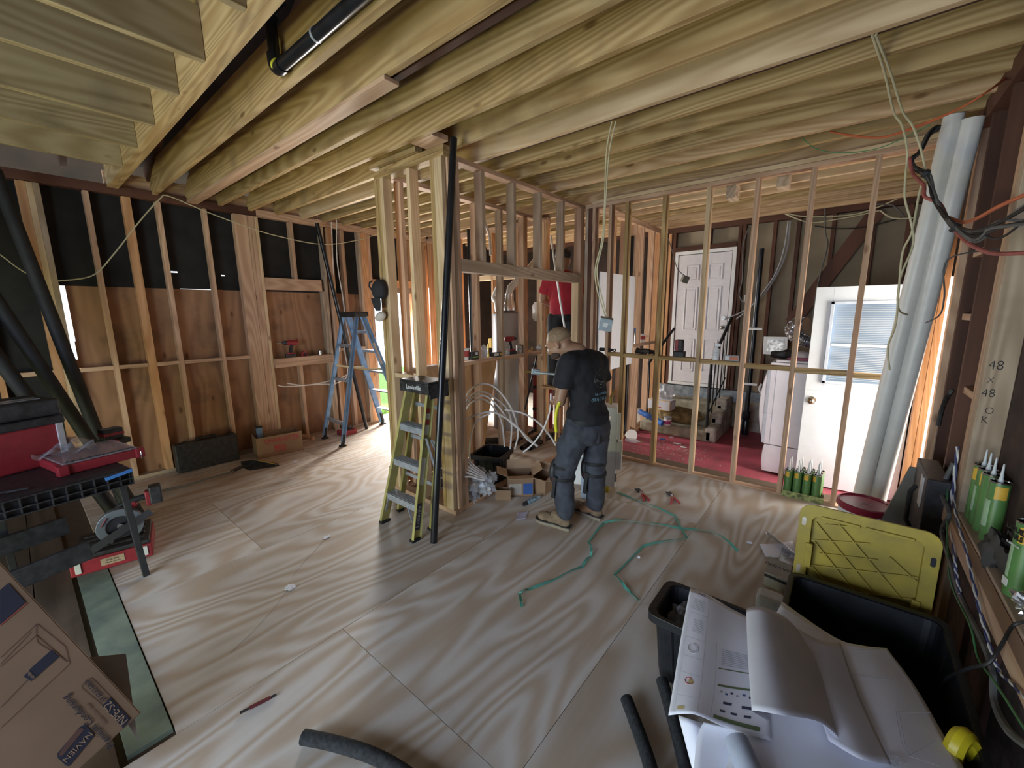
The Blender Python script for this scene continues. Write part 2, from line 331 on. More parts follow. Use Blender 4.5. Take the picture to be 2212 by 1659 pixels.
# ---- back wall
BY = 7.0
wb = root('wall_back', (-1, BY, -.1), kind='structure')
emit('building_paper', G().box(-2.7, .7, BY+.09, BY+.11, -.1, 3.3), M_paper_wall, wb)
emit('dark_siding', G().box(-6.3, -2.7, BY+.09, BY+.11, -.1, 3.3).box(-6.22, -6.2, 5.55, 7.1, -.1, 3.3).box(-6.22, -6.2, 4.3, 5.55, 2.2, 3.3), M_dark, wb)
lum('top_plate', -6.2, .65, BY, BY+.09, 2.96, 3.05, 'old', wb)
emit('painted_sill_board', G().box(-2.5, -.9, BY-.03, BY+.09, .33, .50), plain('blue_grey_paint', (.25,.29,.33), .6, var=.25), wb)
emit('block_foundation', G().box(-1.2, .65, BY-.04, BY+.089, -.1, .36), M_conc, wb)
for x, t, z1 in ((-2.52,'old',2.96), (-2.40,'orange',2.96), (-2.33,'old',2.96), (-1.39,'old',2.96), (-1.335,'old',2.96), (-.955,'old',2.96), (-.68,'old',2.96), (-.30,'old',2.96), (.10,'old',2.96), (.42,'old',2.96)):
    lum('stud', x, x+.045, BY, BY+.088, .5 if x < -1 else .36, z1, t, wb)
for x in (-1.8,): lum('cripple_stud', x, x+.04, BY, BY+.088, 2.72, 2.96, 'old', wb)
lum('door_header', -2.29, -1.40, BY-.002, BY+.085, 2.64, 2.73, 'old', wb)
emit('diagonal_brace', G().bar((.14, BY-.02, 2.93), (-.62, BY-.02, 1.55), .03, .17, (1,0,1)), wm('old', 2), wb)
for x0 in [-2.3+.41*k for k in range(8)]:
    lum('rim_block', x0, x0+.33, BY+.02, BY+.06, 3.05, 3.17, 'pale', wb)
# back door with its casing
dr = root('door_1', (-1.84, BY-.01, .55), kind='structure')
M_doorw = plain('white_door_paint', (.74,.71,.74), .35, var=.03)
g = G().box(-2.22, -1.45, BY, BY+.045, .57, 2.60)
emit('door_leaf', g, M_doorw, dr, bev=.002)
for (x0, x1, z0, z1) in ((-2.10,-1.90,2.20,2.44), (-1.77,-1.56,2.20,2.44), (-2.10,-1.90,1.42,2.10), (-1.77,-1.56,1.42,2.10), (-2.10,-1.90,.75,1.28), (-1.77,-1.56,.75,1.28)):
    g = G(); t = .018
    for a in ((x0,x1,z0,z0+t), (x0,x1,z1-t,z1), (x0,x0+t,z0+t,z1-t), (x1-t,x1,z0+t,z1-t)): g.box(a[0], a[1], BY-.008, BY, a[2], a[3])
    g.box(x0+.04, x1-.04, BY-.006, BY, z0+.04, z1-.04)
    emit('panel_moulding', g, M_doorw, dr, bev=.003)
emit('door_frame', G().box(-2.28, -2.23, BY-.01, BY+.09, .53, 2.66).box(-1.44, -1.39, BY-.01, BY+.09, .53, 2.66).box(-2.23, -1.44, BY-.01, BY+.09, 2.61, 2.66).box(-2.28, -1.39, BY-.03, BY+.09, .52, .565), M_white, dr, bev=.002)
M_chrome = plain('brushed_nickel', (.55,.54,.52), .25, metal=1, var=.05)
emit('door_knob', G().cyl((-1.50,BY,1.47), (-1.50,BY-.05,1.47), .012).sph((-1.50,BY-.065,1.47), .03).cyl((-1.50,BY,1.47), (-1.50,BY-.01,1.47), .033), M_chrome, dr, smooth=True)
emit('deadbolt', G().cyl((-1.50,BY,1.61), (-1.50,BY-.02,1.61), .03), M_chrome, dr, smooth=True)
# ---- right wall
RX = .55
wr = root('wall_right', (RX+.1, 2.5, 0), kind='structure')
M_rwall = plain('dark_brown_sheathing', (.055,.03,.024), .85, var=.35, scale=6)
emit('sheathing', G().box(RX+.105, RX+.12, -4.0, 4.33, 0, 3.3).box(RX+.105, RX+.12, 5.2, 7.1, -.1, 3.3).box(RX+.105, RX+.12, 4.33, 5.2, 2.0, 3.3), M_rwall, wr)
emit('top_beam', G().box(RX-.02, RX+.10, -4.0, 7.0, 2.90, 3.02), wm('old', 1), wr, bev=.004)
for (y0, y1, t) in ((3.945,3.985,'old'), (3.53,3.57,'old'), (4.25,4.29,'fir'), (4.29,4.33,'pale')):
    lum('stud', RX, RX+.10, y0, y1, 0, 2.90, t, wr)
lum('window_jamb_stud', RX, RX+.105, 3.05, 3.12, 0, 2.90, 'grey', wr); lum('window_king_stud', RX, RX+.105, 3.122, 3.19, 0, 2.90, 'fir', wr)
lum('window_sill', RX, RX+.105, 1.0, 3.05, .635, .675, 'grey', wr); lum('window_sill_trim', RX-.04, RX-.002, 1.0, 3.19, .59, .66, 'fir', wr)
for (z, y0, y1) in ((1.66,3.57,3.945), (1.24,3.19,3.53), (2.05,3.57,3.945)): lum('blocking', RX+.02, RX+.10, y0, y1, z, z+.04, 'fir', wr)
for y in (2.6, 2.2, 1.6): lum('cripple_stud', RX+.01, RX+.10, y, y+.04, 0, .635, 'old', wr)
emit('rough_block', G().box(RX+.03, RX+.104, -1.0, 3.04, 0, .45), plain('dark_brick', (.07,.045,.035), .9, var=.3, scale=20, bump=.4), wr)
# white exterior door standing open beyond the partition
d2 = root('door_2', (.5, 5.14, -.1), kind='structure')
M_wdoor = plain('white_metal_door', (.66,.69,.72), .4, var=.015)
DY = 5.14
g = G().box(-.28, .52, DY, DY+.045, -.085, .92).box(-.28, -.14, DY, DY+.045, .92, 1.95).box(.40, .52, DY, DY+.045, .92, 1.95).box(-.14, .40, DY, DY+.045, 1.80, 1.95).box(-.14, .40, DY, DY+.045, .92, 1.0)
emit('door_leaf', g, M_wdoor, d2, bev=.002)
g = G()
for a in ((-.15,.41,1.0,1.03), (-.15,.41,1.78,1.81), (-.15,-.12,1.0,1.81), (.38,.41,1.0,1.81), (-.12,.38,1.375,1.405)): g.box(a[0], a[1], DY-.022, DY+.01, a[2], a[3])
emit('window_frame', g, plain('vinyl_frame_grey', (.50,.55,.62), .4), d2, bev=.004)
emit('window_glass', G().box(-.12, .38, DY+.008, DY+.012, 1.03, 1.78), plain('door_glass', (.26,.34,.44), .12, var=.08, scale=3), d2)
g = G()
for k in range(44): z = 1.05+k*.0165; g.box(-.10, .36, DY-.004, DY+.004, z, z+.0035)
emit('mini_blind', g, plain('blind_slat', (.50,.52,.53), .5), d2)
emit('door_knob', G().cyl((-.215,DY,.815), (-.215,DY-.05,.815), .014).sph((-.215,DY-.06,.815), .034).cyl((-.215,DY,.815), (-.215,DY-.012,.815), .038), plain('aged_brass_knob', (.35,.28,.20), .3, metal=1), d2, smooth=True)
emit('door_jamb', G().box(.53, .57, DY-.12, DY+.06, -.1, 2.0).box(.53, .66, DY+.0, DY+.06, -.1, 2.0), M_white, d2)
# ---- front wall behind the camera with its wide opening (unseen, keeps the light honest)
struct('wall_front', G().box(-5.9, -3.4, -2.65, -2.5, 0, 3.3).box(-.1, .8, -2.65, -2.5, 0, 3.3).box(-3.4, -.1, -2.65, -2.5, 2.35, 3.3), M_dark)
# ---- roof deck above the joists
g = G(); g.add([(-6.3,-4.3,3.12),(-6.3,7.3,3.12),(-2.2,7.3,4.6),(-2.2,-4.3,4.6),(1.0,7.3,3.6),(1.0,-4.3,3.6)], [(0,1,2,3),(3,2,4,5)])
struct('ceiling', g, M_dark, solid=.03)
cr = bpy.data.objects['ceiling']
for k in range(12):
    y = -1.9+k*.61; g = G().bar((-5.85,y,3.17), (-2.2,y,4.5), .045, .14); emit('rafter', g, wm('old', 0), cr)
for k in range(3): lum('ceiling_tie', -5.8, .5, -1.2+k*.8, -1.16+k*.8, 3.45, 3.54, 'old', cr)
# ================================================================ JOISTS
def joist(y1, h=.286, wd=.042, x0=LX+.0, x1=RX+.02, tone='pine', zb=JZ, lab='', cut=True, name='ceiling_joist'):
    y0 = y1-wd; z1 = zb+h; P = [(x0-.06, zb+.03), (x0-.06, zb), (x1, zb), (x1, z1), (x0+.28, z1), (x0-.06, zb+.10)] if cut else [(x0, zb), (x1, zb), (x1, z1), (x0, z1)]
    P = [(x0-.06, zb+.031)] + P[1:] if cut else P
    z_off = random.uniform(-.003, .003); n = len(P)
    g = G().add([(p[0], y0, p[1]+z_off) for p in P]+[(p[0], y1, p[1]+z_off) for p in P], [tuple(range(n)), tuple(range(2*n-1, n-1, -1))]+[(i, n+i, n+(i+1) % n, (i+1) % n) for i in range(n)])
    return emit(name, g, wm(tone, 0), None, bev=.003, label=lab, cat='joist', group='ceiling joists running overhead')
names = {1.19:'wide yellow-green joist carrying the black drain pipe', 1.48:'wide joist with bold swirling grain beside the dark old beam', 1.77:'joist with dark vertical ink smudges just past the old red-brown beam'}
ys = [1.19, 1.48, 1.77, 2.08, 2.38, 2.70, 2.98, 3.275, 3.575, 3.865, 4.13, 4.60, 4.88, 5.18, 5.48, 5.78, 6.08, 6.38, 6.70]
ords = ['first','second','third','fourth','fifth','sixth','seventh','eighth','ninth','tenth','eleventh','twelfth','thirteenth','fourteenth','fifteenth','sixteenth','seventeenth','eighteenth','nineteenth']
tones = ['pine','pine','pine','pine','pine','pale','pine','pine','pine','warm','pine','warm','warm','pale','warm','pine','warm','warm','warm']
for i, y in enumerate(ys):
    lab = names.get(y, '')
    if not lab:
        lab = ('%s full-length joist counted from the black overhead drain pipe, over the room' % ords[i]) if i < 11 else ('joist above the red-floored back room, %s counted from the black drain pipe' % ords[i])
    joist(y, tone=tones[i], lab=lab)
# old dark ones sistered beside the new
for y1, zb, x0 in ((1.565, 3.0, LX), (2.765, 3.0, LX), (3.925, 3.0, LX)):
    joist(y1, h=.14, wd=.045, tone='old', zb=zb, lab='old red-brown rafter tie beside the %s new joist' % {1.565:'second', 2.765:'sixth', 3.925:'tenth'}[y1], cut=False)
lum('ledger_plank', LX, -2.02, 1.435, 1.53, 2.952, 2.975, 'fir', label='pinkish plank nailed under the second joist along the old beam', cat='plank')
t = root('doubled_beam', (-2.6, .85, JZ-.03), label='heavy doubled beam with swirled grain that the short joists butt into', cat='beam')
for y0, y1 in ((.81,.849), (.851,.89)): lum('beam_ply', LX, RX, y0, y1, JZ, JZ+.34, 'pine', t)
shj = [-2.60, -3.09, -3.69, -4.26, -4.87]
for i, x in enumerate(shj + [-2.05, -1.45]):
    lum('short_joist', x-.04, x, -2.45, .808, JZ, JZ+.24, 'brownish', label=('%s short joist from the room centre at the upper left, ending on the doubled beam' % ords[i]) if i < 5 else 'short joist above the camera ending on the doubled beam, %s overhead' % ('nearer' if i == 5 else 'farther'), cat='joist', group='short joists butting into the beam')  # the short joists are a darker, brownish wood
# ================================================================ PARTITION FRAMES
def pH(x, y, d):
    h = Vector((_f.x, _f.y, 0)).normalized(); r_ = ray(x, y); return CAM + r_*(d/r_.dot(h))
pw = root('partition_frame', (-3.0, 2.27, 0), label='short stud wall lit yellow-green behind the yellow stepladder', cat='partition')
lum('bottom_plate', -3.39, -2.47, 2.235, 2.325, 0, .04, 'fir', pw)
lum('top_plate', -3.39, -2.47, 2.235, 2.325, 2.90, 2.938, 'pine', pw); lum('top_plate', -3.30, -2.47, 2.235, 2.325, 2.94, 2.978, 'pine', pw)
for x, t in ((-3.39,'pine'), (-3.345,'pine'), (-3.30,'pale'), (-2.93,'pale'), (-2.63,'pine')): lum('stud', x, x+.042, 2.235, 2.325, .04, 2.90, t, pw)
lum('blocking', -3.255, -2.93, 2.24, 2.325, 1.15, 1.19, 'pale', pw); lum('blocking', -2.885, -2.63, 2.24, 2.325, 1.12, 1.16, 'pale', pw)
pb = root('partition_frame', (-2.53, 3.3, 0), label='stud wall with a wide flat header and short studs above, behind the worker', cat='partition')
lum('bottom_plate', -2.58, -2.49, 2.33, 4.40, 0, .04, 'fir', pb)
lum('top_plate', -2.58, -2.49, 2.33, 4.42, 2.90, 2.938, 'fir', pb)
for y, t in ((2.20,'pale'), (2.245,'fir'), (2.33,'grey'), (2.372,'fir')):
    if y > 2.3: lum('stud', -2.58, -2.49, y, y+.04, .04, 2.90, t, pb)
    else: lum('stud', -2.585, -2.495 if y < 2.22 else -2.475, y+.035, y+.075, .04, 2.90, t, pw)
lum('header', -2.58, -2.488, 2.414, 4.36, 2.07, 2.17, 'grey', pb)
for y, t in ((2.67,'grey'), (3.09,'grey'), (3.51,'grey'), (3.93,'grey')): lum('cripple_stud', -2.58, -2.49, y, y+.04, 2.17, 2.90, t, pb)
for y, z1, t in ((4.28,2.07,'pale'), (4.321,2.9,'fir'), (4.362,2.9,'orange')): lum('stud', -2.58, -2.49, y, y+.04, .04, z1, t, pb)
pc = root('partition_frame', (-3.29, 3.5, 0), label='far stud wall with a mid-height shelf of tools, beyond the wide header', cat='partition')
lum('bottom_plate', -3.33, -3.24, 2.33, 4.80, 0, .04, 'fir', pc)
lum('top_plate', -3.33, -3.24, 2.33, 4.80, 2.90, 2.94, 'fir', pc)
for y, t in ((2.40,'fir'), (2.93,'fir'), (3.365,'fir'), (3.78,'grey'), (4.21,'fir'), (4.255,'orange'), (4.62,'pale'), (4.665,'fir'), (4.71,'pine'), (4.755,'orange')):
    lum('stud', -3.33, -3.24, y, y+.04, .04, 2.90, t, pc)
for i, (y0, y1) in enumerate(((2.44,2.93), (2.97,3.365), (3.405,3.78), (3.82,4.21), (4.295,4.62))): lum('blocking', -3.33, -3.24, y0, y1, 1.17-.012*(i % 2), 1.208-.012*(i % 2), 'fir', pc)
emit('plywood_panel', G().add([(-3.345,2.36,.04),(-3.345,3.52,.04),(-3.345,3.80,1.17),(-3.345,2.36,1.17),(-3.357,2.36,.04),(-3.357,3.52,.04),(-3.357,3.80,1.17),(-3.357,2.36,1.17)], [(0,1,2,3),(7,6,5,4),(0,4,5,1),(1,5,6,2),(2,6,7,3),(3,7,4,0)]), M_plynew, pc)
pd_ = root('partition_frame', (-2.85, 4.85, 0), label='narrow stud wall closing the far end of the pipe closet', cat='partition')
lum('top_plate', -3.236, -2.47, 4.80, 4.89, 2.80, 2.84, 'pine', pd_); lum('bottom_plate', -3.236, -2.95, 4.80, 4.89, 0, .04, 'fir', pd_)
for x, t in ((-3.10,'orange'), (-2.66,'orange')): lum('stud', x, x+.042, 4.80, 4.89, .04 if x < -3 else -.02, 2.80, t, pd_)
pe = root('partition_frame', (-2.41, 5.6, -.1), label='stud wall beside the red-floored room that the drywall sheet leans on', cat='partition')
lum('bottom_plate', -2.46, -2.37, 4.95, 6.62, -.1, -.06, 'fir', pe)
lum('top_plate', -2.46, -2.37, 4.53, 6.62, 2.90, 2.97, 'fir', pe)
for y, t in ((4.96,'orange'), (5.30,'fir'), (5.62,'fir'), (5.875,'fir'), (6.275,'fir'), (6.52,'orange')): lum('stud', -2.46, -2.37, y, y+.045, -.06, 2.90, t, pe)
for y0, y1 in ((5.665,5.875), (5.92,6.275), (6.32,6.52)): lum('blocking', -2.46, -2.37, y0, y1, 1.22, 1.26, 'fir', pe)
pp = root('partition_frame', (-1.0, 4.46, 0), label='long open stud wall at right between plywood and red floors', cat='partition')
lum('bottom_plate', -2.45, .54, 4.42, 4.51, -.035, .015, 'fir', pp)
for z0 in (2.90, 2.94): lum('top_plate', -2.49+(z0-2.9)*2, .54, 4.42, 4.51, z0, z0+.038, 'pale' if z0 > 2.91 else 'fir', pp)
for x, t in ((-2.49,'grey'), (-2.445,'old'), (-2.40,'fir'), (-2.20,'fir'), (-2.005,'pine'), (-1.60,'pine'), (-1.18,'pale'), (-.775,'fir'), (-.37,'fir'), (.035,'fir'), (.465,'orange'), (.507,'orange')):
    lum('stud', x, x+.04, 4.42, 4.51, .015, 2.90, t, pp)
for x0, x1, z in ((-2.16,-2.005,1.22), (-1.965,-1.60,1.215), (-1.56,-1.18,1.21), (-1.14,-.775,1.20), (-.735,-.37,1.185), (-.33,.035,1.175), (.075,.465,1.165)):
    lum('blocking', x0, x1, 4.425, 4.505, z, z+.042, 'pine', pp)
# drywall sheet leaning in the back room
emit('drywall_sheet', G().add([(-2.35,4.53,.98),(-2.35,5.56,1.0),(-2.35,5.56,2.2),(-2.35,4.53,2.2),(-2.337,4.53,.98),(-2.337,5.56,1.0),(-2.337,5.56,2.2),(-2.337,4.53,2.2)], [(3,2,1,0),(4,5,6,7),(0,1,5,4),(1,2,6,5),(2,3,7,6),(3,0,4,7)]),
     plain('drywall_paper', (.70,.71,.76), .7, var=.02), label='pale blank drywall sheet behind the studs right of the header corner', cat='drywall')
# short timber pieces around the post head and between the joists
lum('timber_block', -2.66, -2.42, 2.09, 2.245, 2.98, 3.02, 'fir', label='short plank end above the black pipe where it meets the joists', cat='block')
lum('timber_block', -3.40, -2.75, 2.20, 2.27, 2.98, 3.02, 'pine', label='flat yellowish plank under the joists over the short stud wall', cat='block')
for i, q in enumerate(((1582, 432), (1692, 408))):
    p = pz(q[0], q[1], 2.84); lum('hanger_block', p.x-.045, p.x+.045, p.y-.09, p.y+.09, 2.84, 2.98, 'grey', label=('left' if i == 0 else 'right')+' one of two wood blocks hanging below the joists of the back room', cat='block', group='blocks below back room joists')
# ================================================================ LADDERS
M_yel = plain('yellow_fibreglass', (.40,.355,.13), .42, var=.12, scale=6); M_alu = plain('scuffed_aluminium', (.50,.54,.62), .35, metal=.6, var=.12, scale=20)
M_blue = plain('blue_fibreglass', (.19,.33,.52), .5, var=.12, scale=9); M_cap = plain('dusty_black_ladder_cap', (.035,.035,.038), .5, var=.5, scale=30)
M_label = plain('white_label', (.62,.62,.60), .5, var=.02); M_inkblack = plain('black_ink', (.01,.01,.01), .6); M_inkwhite = plain('white_ink', (.75,.75,.75), .5); M_inkred = plain('red_ink', (.42,.06,.06), .6)
M_navy = plain('navy_ink', (.03,.035,.10), .5)
def channel(g, a, b, w, d, th, face):     # C-channel rail: web w wide along 'face' dir
    a = Vector(a); b = Vector(b); t = (b-a).normalized(); f_ = Vector(face); f_ = (f_-t*f_.dot(t)).normalized(); s_ = t.cross(f_)
    for (o, ww, dd) in ((Vector((0,0,0)), th, w), (f_*(w/2-th/2)+s_*(d/2), d, th), (-f_*(w/2-th/2)+s_*(d/2), d, th)):
        q = []
        for p in (a+o, b+o):
            for i, j in ((-1,-1),(1,-1),(1,1),(-1,1)): q.append(p + s_*(i*ww/2) + f_*(j*dd/2))
        g.add(q, [(0,1,2,3),(7,6,5,4),(0,4,5,1),(1,5,6,2),(2,6,7,3),(3,7,4,0)])
yl = root('stepladder', (-2.65, 1.85, 0), label='short yellow stepladder folded and leaning beside the black pipe', cat='ladder')
AL, AR = V(-2.87,1.79,0), V(-2.43,1.77,0); TL, TR = V(-2.745,2.03,1.13), V(-2.50,2.03,1.13)
for a, b, sg in ((AL, TL, 1), (AR, TR, -1)):
    g = G(); channel(g, a+V(0,0,.012), b, .075, .024*sg, .005, (0,1,0)); emit('front_rail', g, M_yel, yl, bev=.001)
    emit('rubber_foot', G().cb((a.x, a.y, .01), (.045,.09,.02)), M_blackm, yl, bev=.003)
for a, b, sg in ((V(-2.93,1.99,0), V(-2.77,2.13,1.12), 1), (V(-2.47,1.96,0), V(-2.48,2.13,1.12), -1)):
    g = G(); channel(g, a+V(0,0,.012), b, .05, .022*sg, .004, (0,1,0)); emit('rear_rail', g, M_yel, yl, bev=.001)
    emit('rubber_foot', G().cb((a.x, a.y, .01), (.04,.06,.02)), M_blackm, yl, bev=.003)
for z in (.27, .56, .85):
    t_ = z/1.13; a = AL.lerp(TL, t_)+V(.008,0,0); b = AR.lerp(TR, t_)-V(.008,0,0)
    g = G().box(a.x, b.x, a.y-.045, a.y+.045, z-.004, z).box(a.x, b.x, a.y-.045, a.y-.041, z-.055, z).box(a.x, b.x, a.y+.041, a.y+.045, z-.03, z)
    for k in range(5): g.box(a.x, b.x, a.y-.038+k*.018, a.y-.033+k*.018, z, z+.003)
    emit('step', g, M_alu, yl, bev=.001)
for z in (.36, .70, .98):
    t_ = z/1.12; a = V(-2.93,1.99,0).lerp(V(-2.77,2.13,1.12), t_); b = V(-2.47,1.96,0).lerp(V(-2.48,2.13,1.12), t_)
    emit('rear_brace', G().bar(a, b, .012, .03), M_alu, yl)
emit('spreader', G().bar((-2.445,1.93,.78), (-2.425,1.99,.52), .006, .025, (1,0,0)).bar((-2.425,1.96,.76), (-2.42,2.04,.58), .006, .025, (1,0,0)), M_alu, yl)
emit('foot_brace', G().bar((-2.80,1.80,.235), (-2.86,1.80,.10), .004, .02, (0,1,0)).bar((-2.55,1.80,.235), (-2.455,1.80,.06), .004, .02, (0,1,0)), M_alu, yl)
g = G().box(-2.79, -2.43, 1.96, 2.17, 1.20, 1.215).box(-2.79, -2.43, 1.96, 1.975, 1.115, 1.20).box(-2.79, -2.775, 1.975, 2.17, 1.12, 1.20).box(-2.445, -2.43, 1.975, 2.17, 1.08, 1.20)
cap = emit('top_cap', g, M_cap, yl, bev=.006)
text('cap_lettering', 'Louisville', .05, M_inkwhite, cap, frame(V(-2.61,1.9585,1.16)-Vector(world_loc(yl)), (1,0,0), (0,0,1)))
def rail_label(z0, z1, mat, wd=.05, nm='rail_label'):
    a = AR.lerp(TR, z0/1.13); b = AR.lerp(TR, z1/1.13); q = []
    up = (TR-AR).normalized(); fw = Vector((0,1,0)); fw = (fw-up*fw.dot(up)).normalized(); nn = V(.0033,0,0)
    for p, s_ in ((a,-1),(a,1),(b,1),(b,-1)): q.append(p+fw*(s_*wd/2)+nn)
    q += [p+V(.0008,0,0) for p in q]
    return emit(nm, G().add(q, [(3,2,1,0),(4,5,6,7),(0,1,5,4),(1,2,6,5),(2,3,7,6),(3,0,4,7)]), mat, yl), a.lerp(b, .5)+nn*1.6
_, m_ = rail_label(.08, .28, M_navy, .05, 'maker_label')
text('label_lettering', 'Louisville', .045, M_inkwhite, yl, frame(m_+V(.0006,0,0)-world_loc(yl), TR-AR, (0,-1,0)))
rail_label(.42, .62, M_label, .045); rail_label(.80, .87, M_label, .05); rail_label(.92, .96, M_label, .05)
rail_label(.875, .912, M_inkred, .045, 'warning_label'); rail_label(.965, 1.0, M_inkred, .045, 'warning_label')
text('hand_lettering', 'ABU Plumbing', .034, M_inkblack, yl, frame(V(-2.452,2.085,.95)-world_loc(yl), (0,-.12,-1), (0,1,0)))
# blue ladder
bl = root('stepladder', (-5.35, 3.1, 0), label='tall blue stepladder standing open by the bright left doorway', cat='ladder')
R1, R2 = V(-5.57,2.62,0), V(-5.05,2.60,0); F1, F2 = V(-5.58,3.56,0), V(-5.00,3.60,0)
T1, T2, U1, U2 = V(-5.57,3.04,1.70), V(-5.27,3.06,1.70), V(-5.56,3.12,1.70), V(-5.24,3.14,1.70)
for a, b, sg in ((R1,T1,1), (R2,T2,-1)):
    g = G(); channel(g, a+V(0,0,.05), b, .05, .03*sg, .005, (0,1,0)); emit('rear_rail', g, M_blue, bl, bev=.001)
    emit('rubber_foot', G().cb((a.x, a.y, .01), (.06,.08,.02)).bar((a.x,a.y,.015), (a.x,a.y+.02,.16), .03, .045, (1,0,0)), M_blackm, bl, bev=.004)
for a, b, sg in ((F1,U1,1), (F2,U2,-1)):
    g = G(); channel(g, a+V(0,0,.05), b, .075, .03*sg, .005, (0,1,0)); emit('front_rail', g, M_blue, bl, bev=.001)
    emit('rubber_foot', G().cb((a.x, a.y, .01), (.05,.10,.02)).bar((a.x,a.y,.015), (a.x,a.y-.03,.19), .03, .08, (1,0,0)), M_blackm, bl, bev=.004)
for z in (.30, .60, .91, 1.22, 1.5):
    t_ = z/1.70; a = F1.lerp(U1, t_); b = F2.lerp(U2, t_); g = G().bar(a+V(.01,0,0), b-V(.01,0,0), .085, .006).bar(a+V(.01,.04,-.02), b+V(-.01,.04,-.02), .004, .045); emit('step', g, M_alu, bl)
for z in (.28, .84, 1.30):
    t_ = z/1.70; a = R1.lerp(T1, t_); b = R2.lerp(T2, t_); emit('rear_brace', G().bar(a, b, .03, .045), M_alu, bl)
    if z < 1.4: emit('brace_strap', G().bar(a+V(.03,-.01,.0), a+V(.005,-.01,-.09), .004, .02, (0,1,0)), M_alu, bl)
for a0, a1, b0, b1 in ((R1,T1,F1,U1), (R2,T2,F2,U2)):
    a = a0.lerp(a1, .60); b = b0.lerp(b1, .56); emit('spreader', G().bar(a, a.lerp(b,.5)+V(0,0,-.02), .005, .025).bar(a.lerp(b,.5)+V(0,0,-.02), b, .005, .025), plain('tan_spreader', (.42,.38,.24), .5, metal=.4) if a0 is R1 else bpy.data.materials['tan_spreader'], bl)
emit('top_cap', G().box(-5.62, -5.18, 2.99, 3.20, 1.69, 1.765), M_cap, bl, bev=.012)
g = G(); a = F2.lerp(U2, .78); b = F2.lerp(U2, .60)
emit('rail_label', G().bar(a+V(.006,-.002,0), b+V(.006,-.002,0), .005, .05, (0,1,0)), M_label, bl)
# ================================================================ LEANING PIPES
def opipe(name, a, b, r, mat, **kw):
    return emit(name, G().pipe(a, b, r, .005, 24), mat, smooth=True, **kw)
opipe('drain_pipe', (-2.30,1.84,0), (-2.34,2.225,2.975), .026, M_abs, label='long black plastic pipe leaning in front of the corner post', cat='pipe')
opipe('drain_pipe', (-5.55,3.26,0), (-5.62,2.80,2.93), .026, M_abs, label='long black plastic pipe leaning on the left wall behind the blue ladder', cat='pipe')
M_pvc = plain('white_pvc', (.70,.69,.67), .42, var=.03)
opipe('vent_pipe', (.215,4.33,.0), (.395,4.085,2.97), .052, M_pvc, label='left one of two fat white pipes leaning at the right doorway', cat='pipe', group='fat white pipes at right')
opipe('vent_pipe', (.325,4.36,.0), (.480,4.06,2.92), .055, M_pvc, label='right one of two fat white pipes leaning, nearer the dark wall', cat='pipe', group='fat white pipes at right')
for i, (q0, q1, X) in enumerate((((0, 400), (205, 925), -5.1), ((-40, 600), (175, 925), -4.9), ((-60, 700), (110, 925), -4.7))):
    a = pX(*q0, X-.3); b = pX(*q1, X+.1)
    d = (b-a).normalized(); b2 = a + d*((.01-a.z)/d.z); a2 = a + d*((2.9-a.z)/d.z)
    emit('foam_wrapped_pipe', G().cyl(b2, a2, .045, n=16), M_blackm, smooth=True, label='dark pipe leaning in the left corner, %s of the three' % ('nearest the light gap', 'the middle one', 'leftmost')[i], cat='pipe', group='dark leaning pipes at far left')
# overhead black drain with elbow and riser
dp = root('overhead_drain', (-2.1, 1.11, 3.0), label='black drain pipe with elbow hung along the yellow-green joist', cat='pipe')
emit('drain_run', G().cyl((-2.45,1.10,3.02), (-.6,1.10,3.00), .03, n=20), M_abs, dp, smooth=True)
emit('elbow', G().tube(spline([(-2.42,1.10,3.02),(-2.47,1.10,3.02),(-2.505,1.10,3.05),(-2.51,1.10,3.10)], 6), .036, 16), M_abs, dp, smooth=True)
emit('riser', G().cyl((-2.51,1.10,3.09), (-2.51,1.10,3.30), .028, n=18).cyl((-2.51,1.10,3.27), (-2.51,1.10,3.34), .036, n=18).cyl((-2.51,1.10,3.31), (-2.40,1.10,3.31), .036, n=18), M_abs, dp, smooth=True)
emit('yellow_band', G().cyl((-2.475,1.10,3.03), (-2.46,1.10,3.022), .0385, n=18), plain('yellow_marking', (.6,.6,.05), .5), dp)
emit('pipe_clamp', G().cyl((-2.06,1.10,3.017), (-2.045,1.10,3.017), .032, n=18), M_alu, dp)
# ================================================================ ELECTRIC CABLES
M_romex = plain('cream_cable', (.52,.47,.30), .5); M_grey = plain('grey_cable', (.10,.10,.10), .55, var=.2); M_blk = plain('black_cable', (.018,.017,.017), .5, var=.3)
M_or = plain('orange_cable', (.48,.12,.045), .5, var=.1); M_grn = plain('green_wire', (.05,.20,.07), .5); M_rd = plain('dusty_red_cable', (.34,.09,.075), .6, var=.2)
def cable(pts, r, mat, label, name='cable', cat='cable', **kw):
    return emit(name, G().tube(spline(pts, 6), r, 7), mat, smooth=True, label=label, cat=cat, **kw)
X5 = -5.62
cable([pX(*q, X5) for q in ((-30,535),(0,550),(40,580),(75,600))], .005, M_romex, 'pale cable end drooping at the far left edge of the dark wall')
cable([pX(*q, X5) for q in ((125,607),(200,595),(245,550),(300,480),(345,430),(365,424),(440,455),(520,485),(600,510),(700,528),(780,517),(815,505),(850,500),(880,512))], .006, M_romex, 'long pale cable swagged across the tar-papered left wall')
cable([pX(*q, X5) for q in ((716,480),(722,620),(735,700),(745,760),(750,810),(725,828),(690,830),(620,835),(600,832))], .0075, plain('white_tubing', (.70,.66,.62), .4), 'white tubing dropping down the left wall behind the blue ladder', name='tubing', cat='tubing')
cable([pX(*q, X5+.01) for q in ((727,470),(728,560),(740,640),(748,700),(762,770),(755,805),(715,822),(660,832),(620,828))], .0075, bpy.data.materials['white_tubing'], 'second white tubing looping left at waist height on the left wall', name='tubing', cat='tubing')
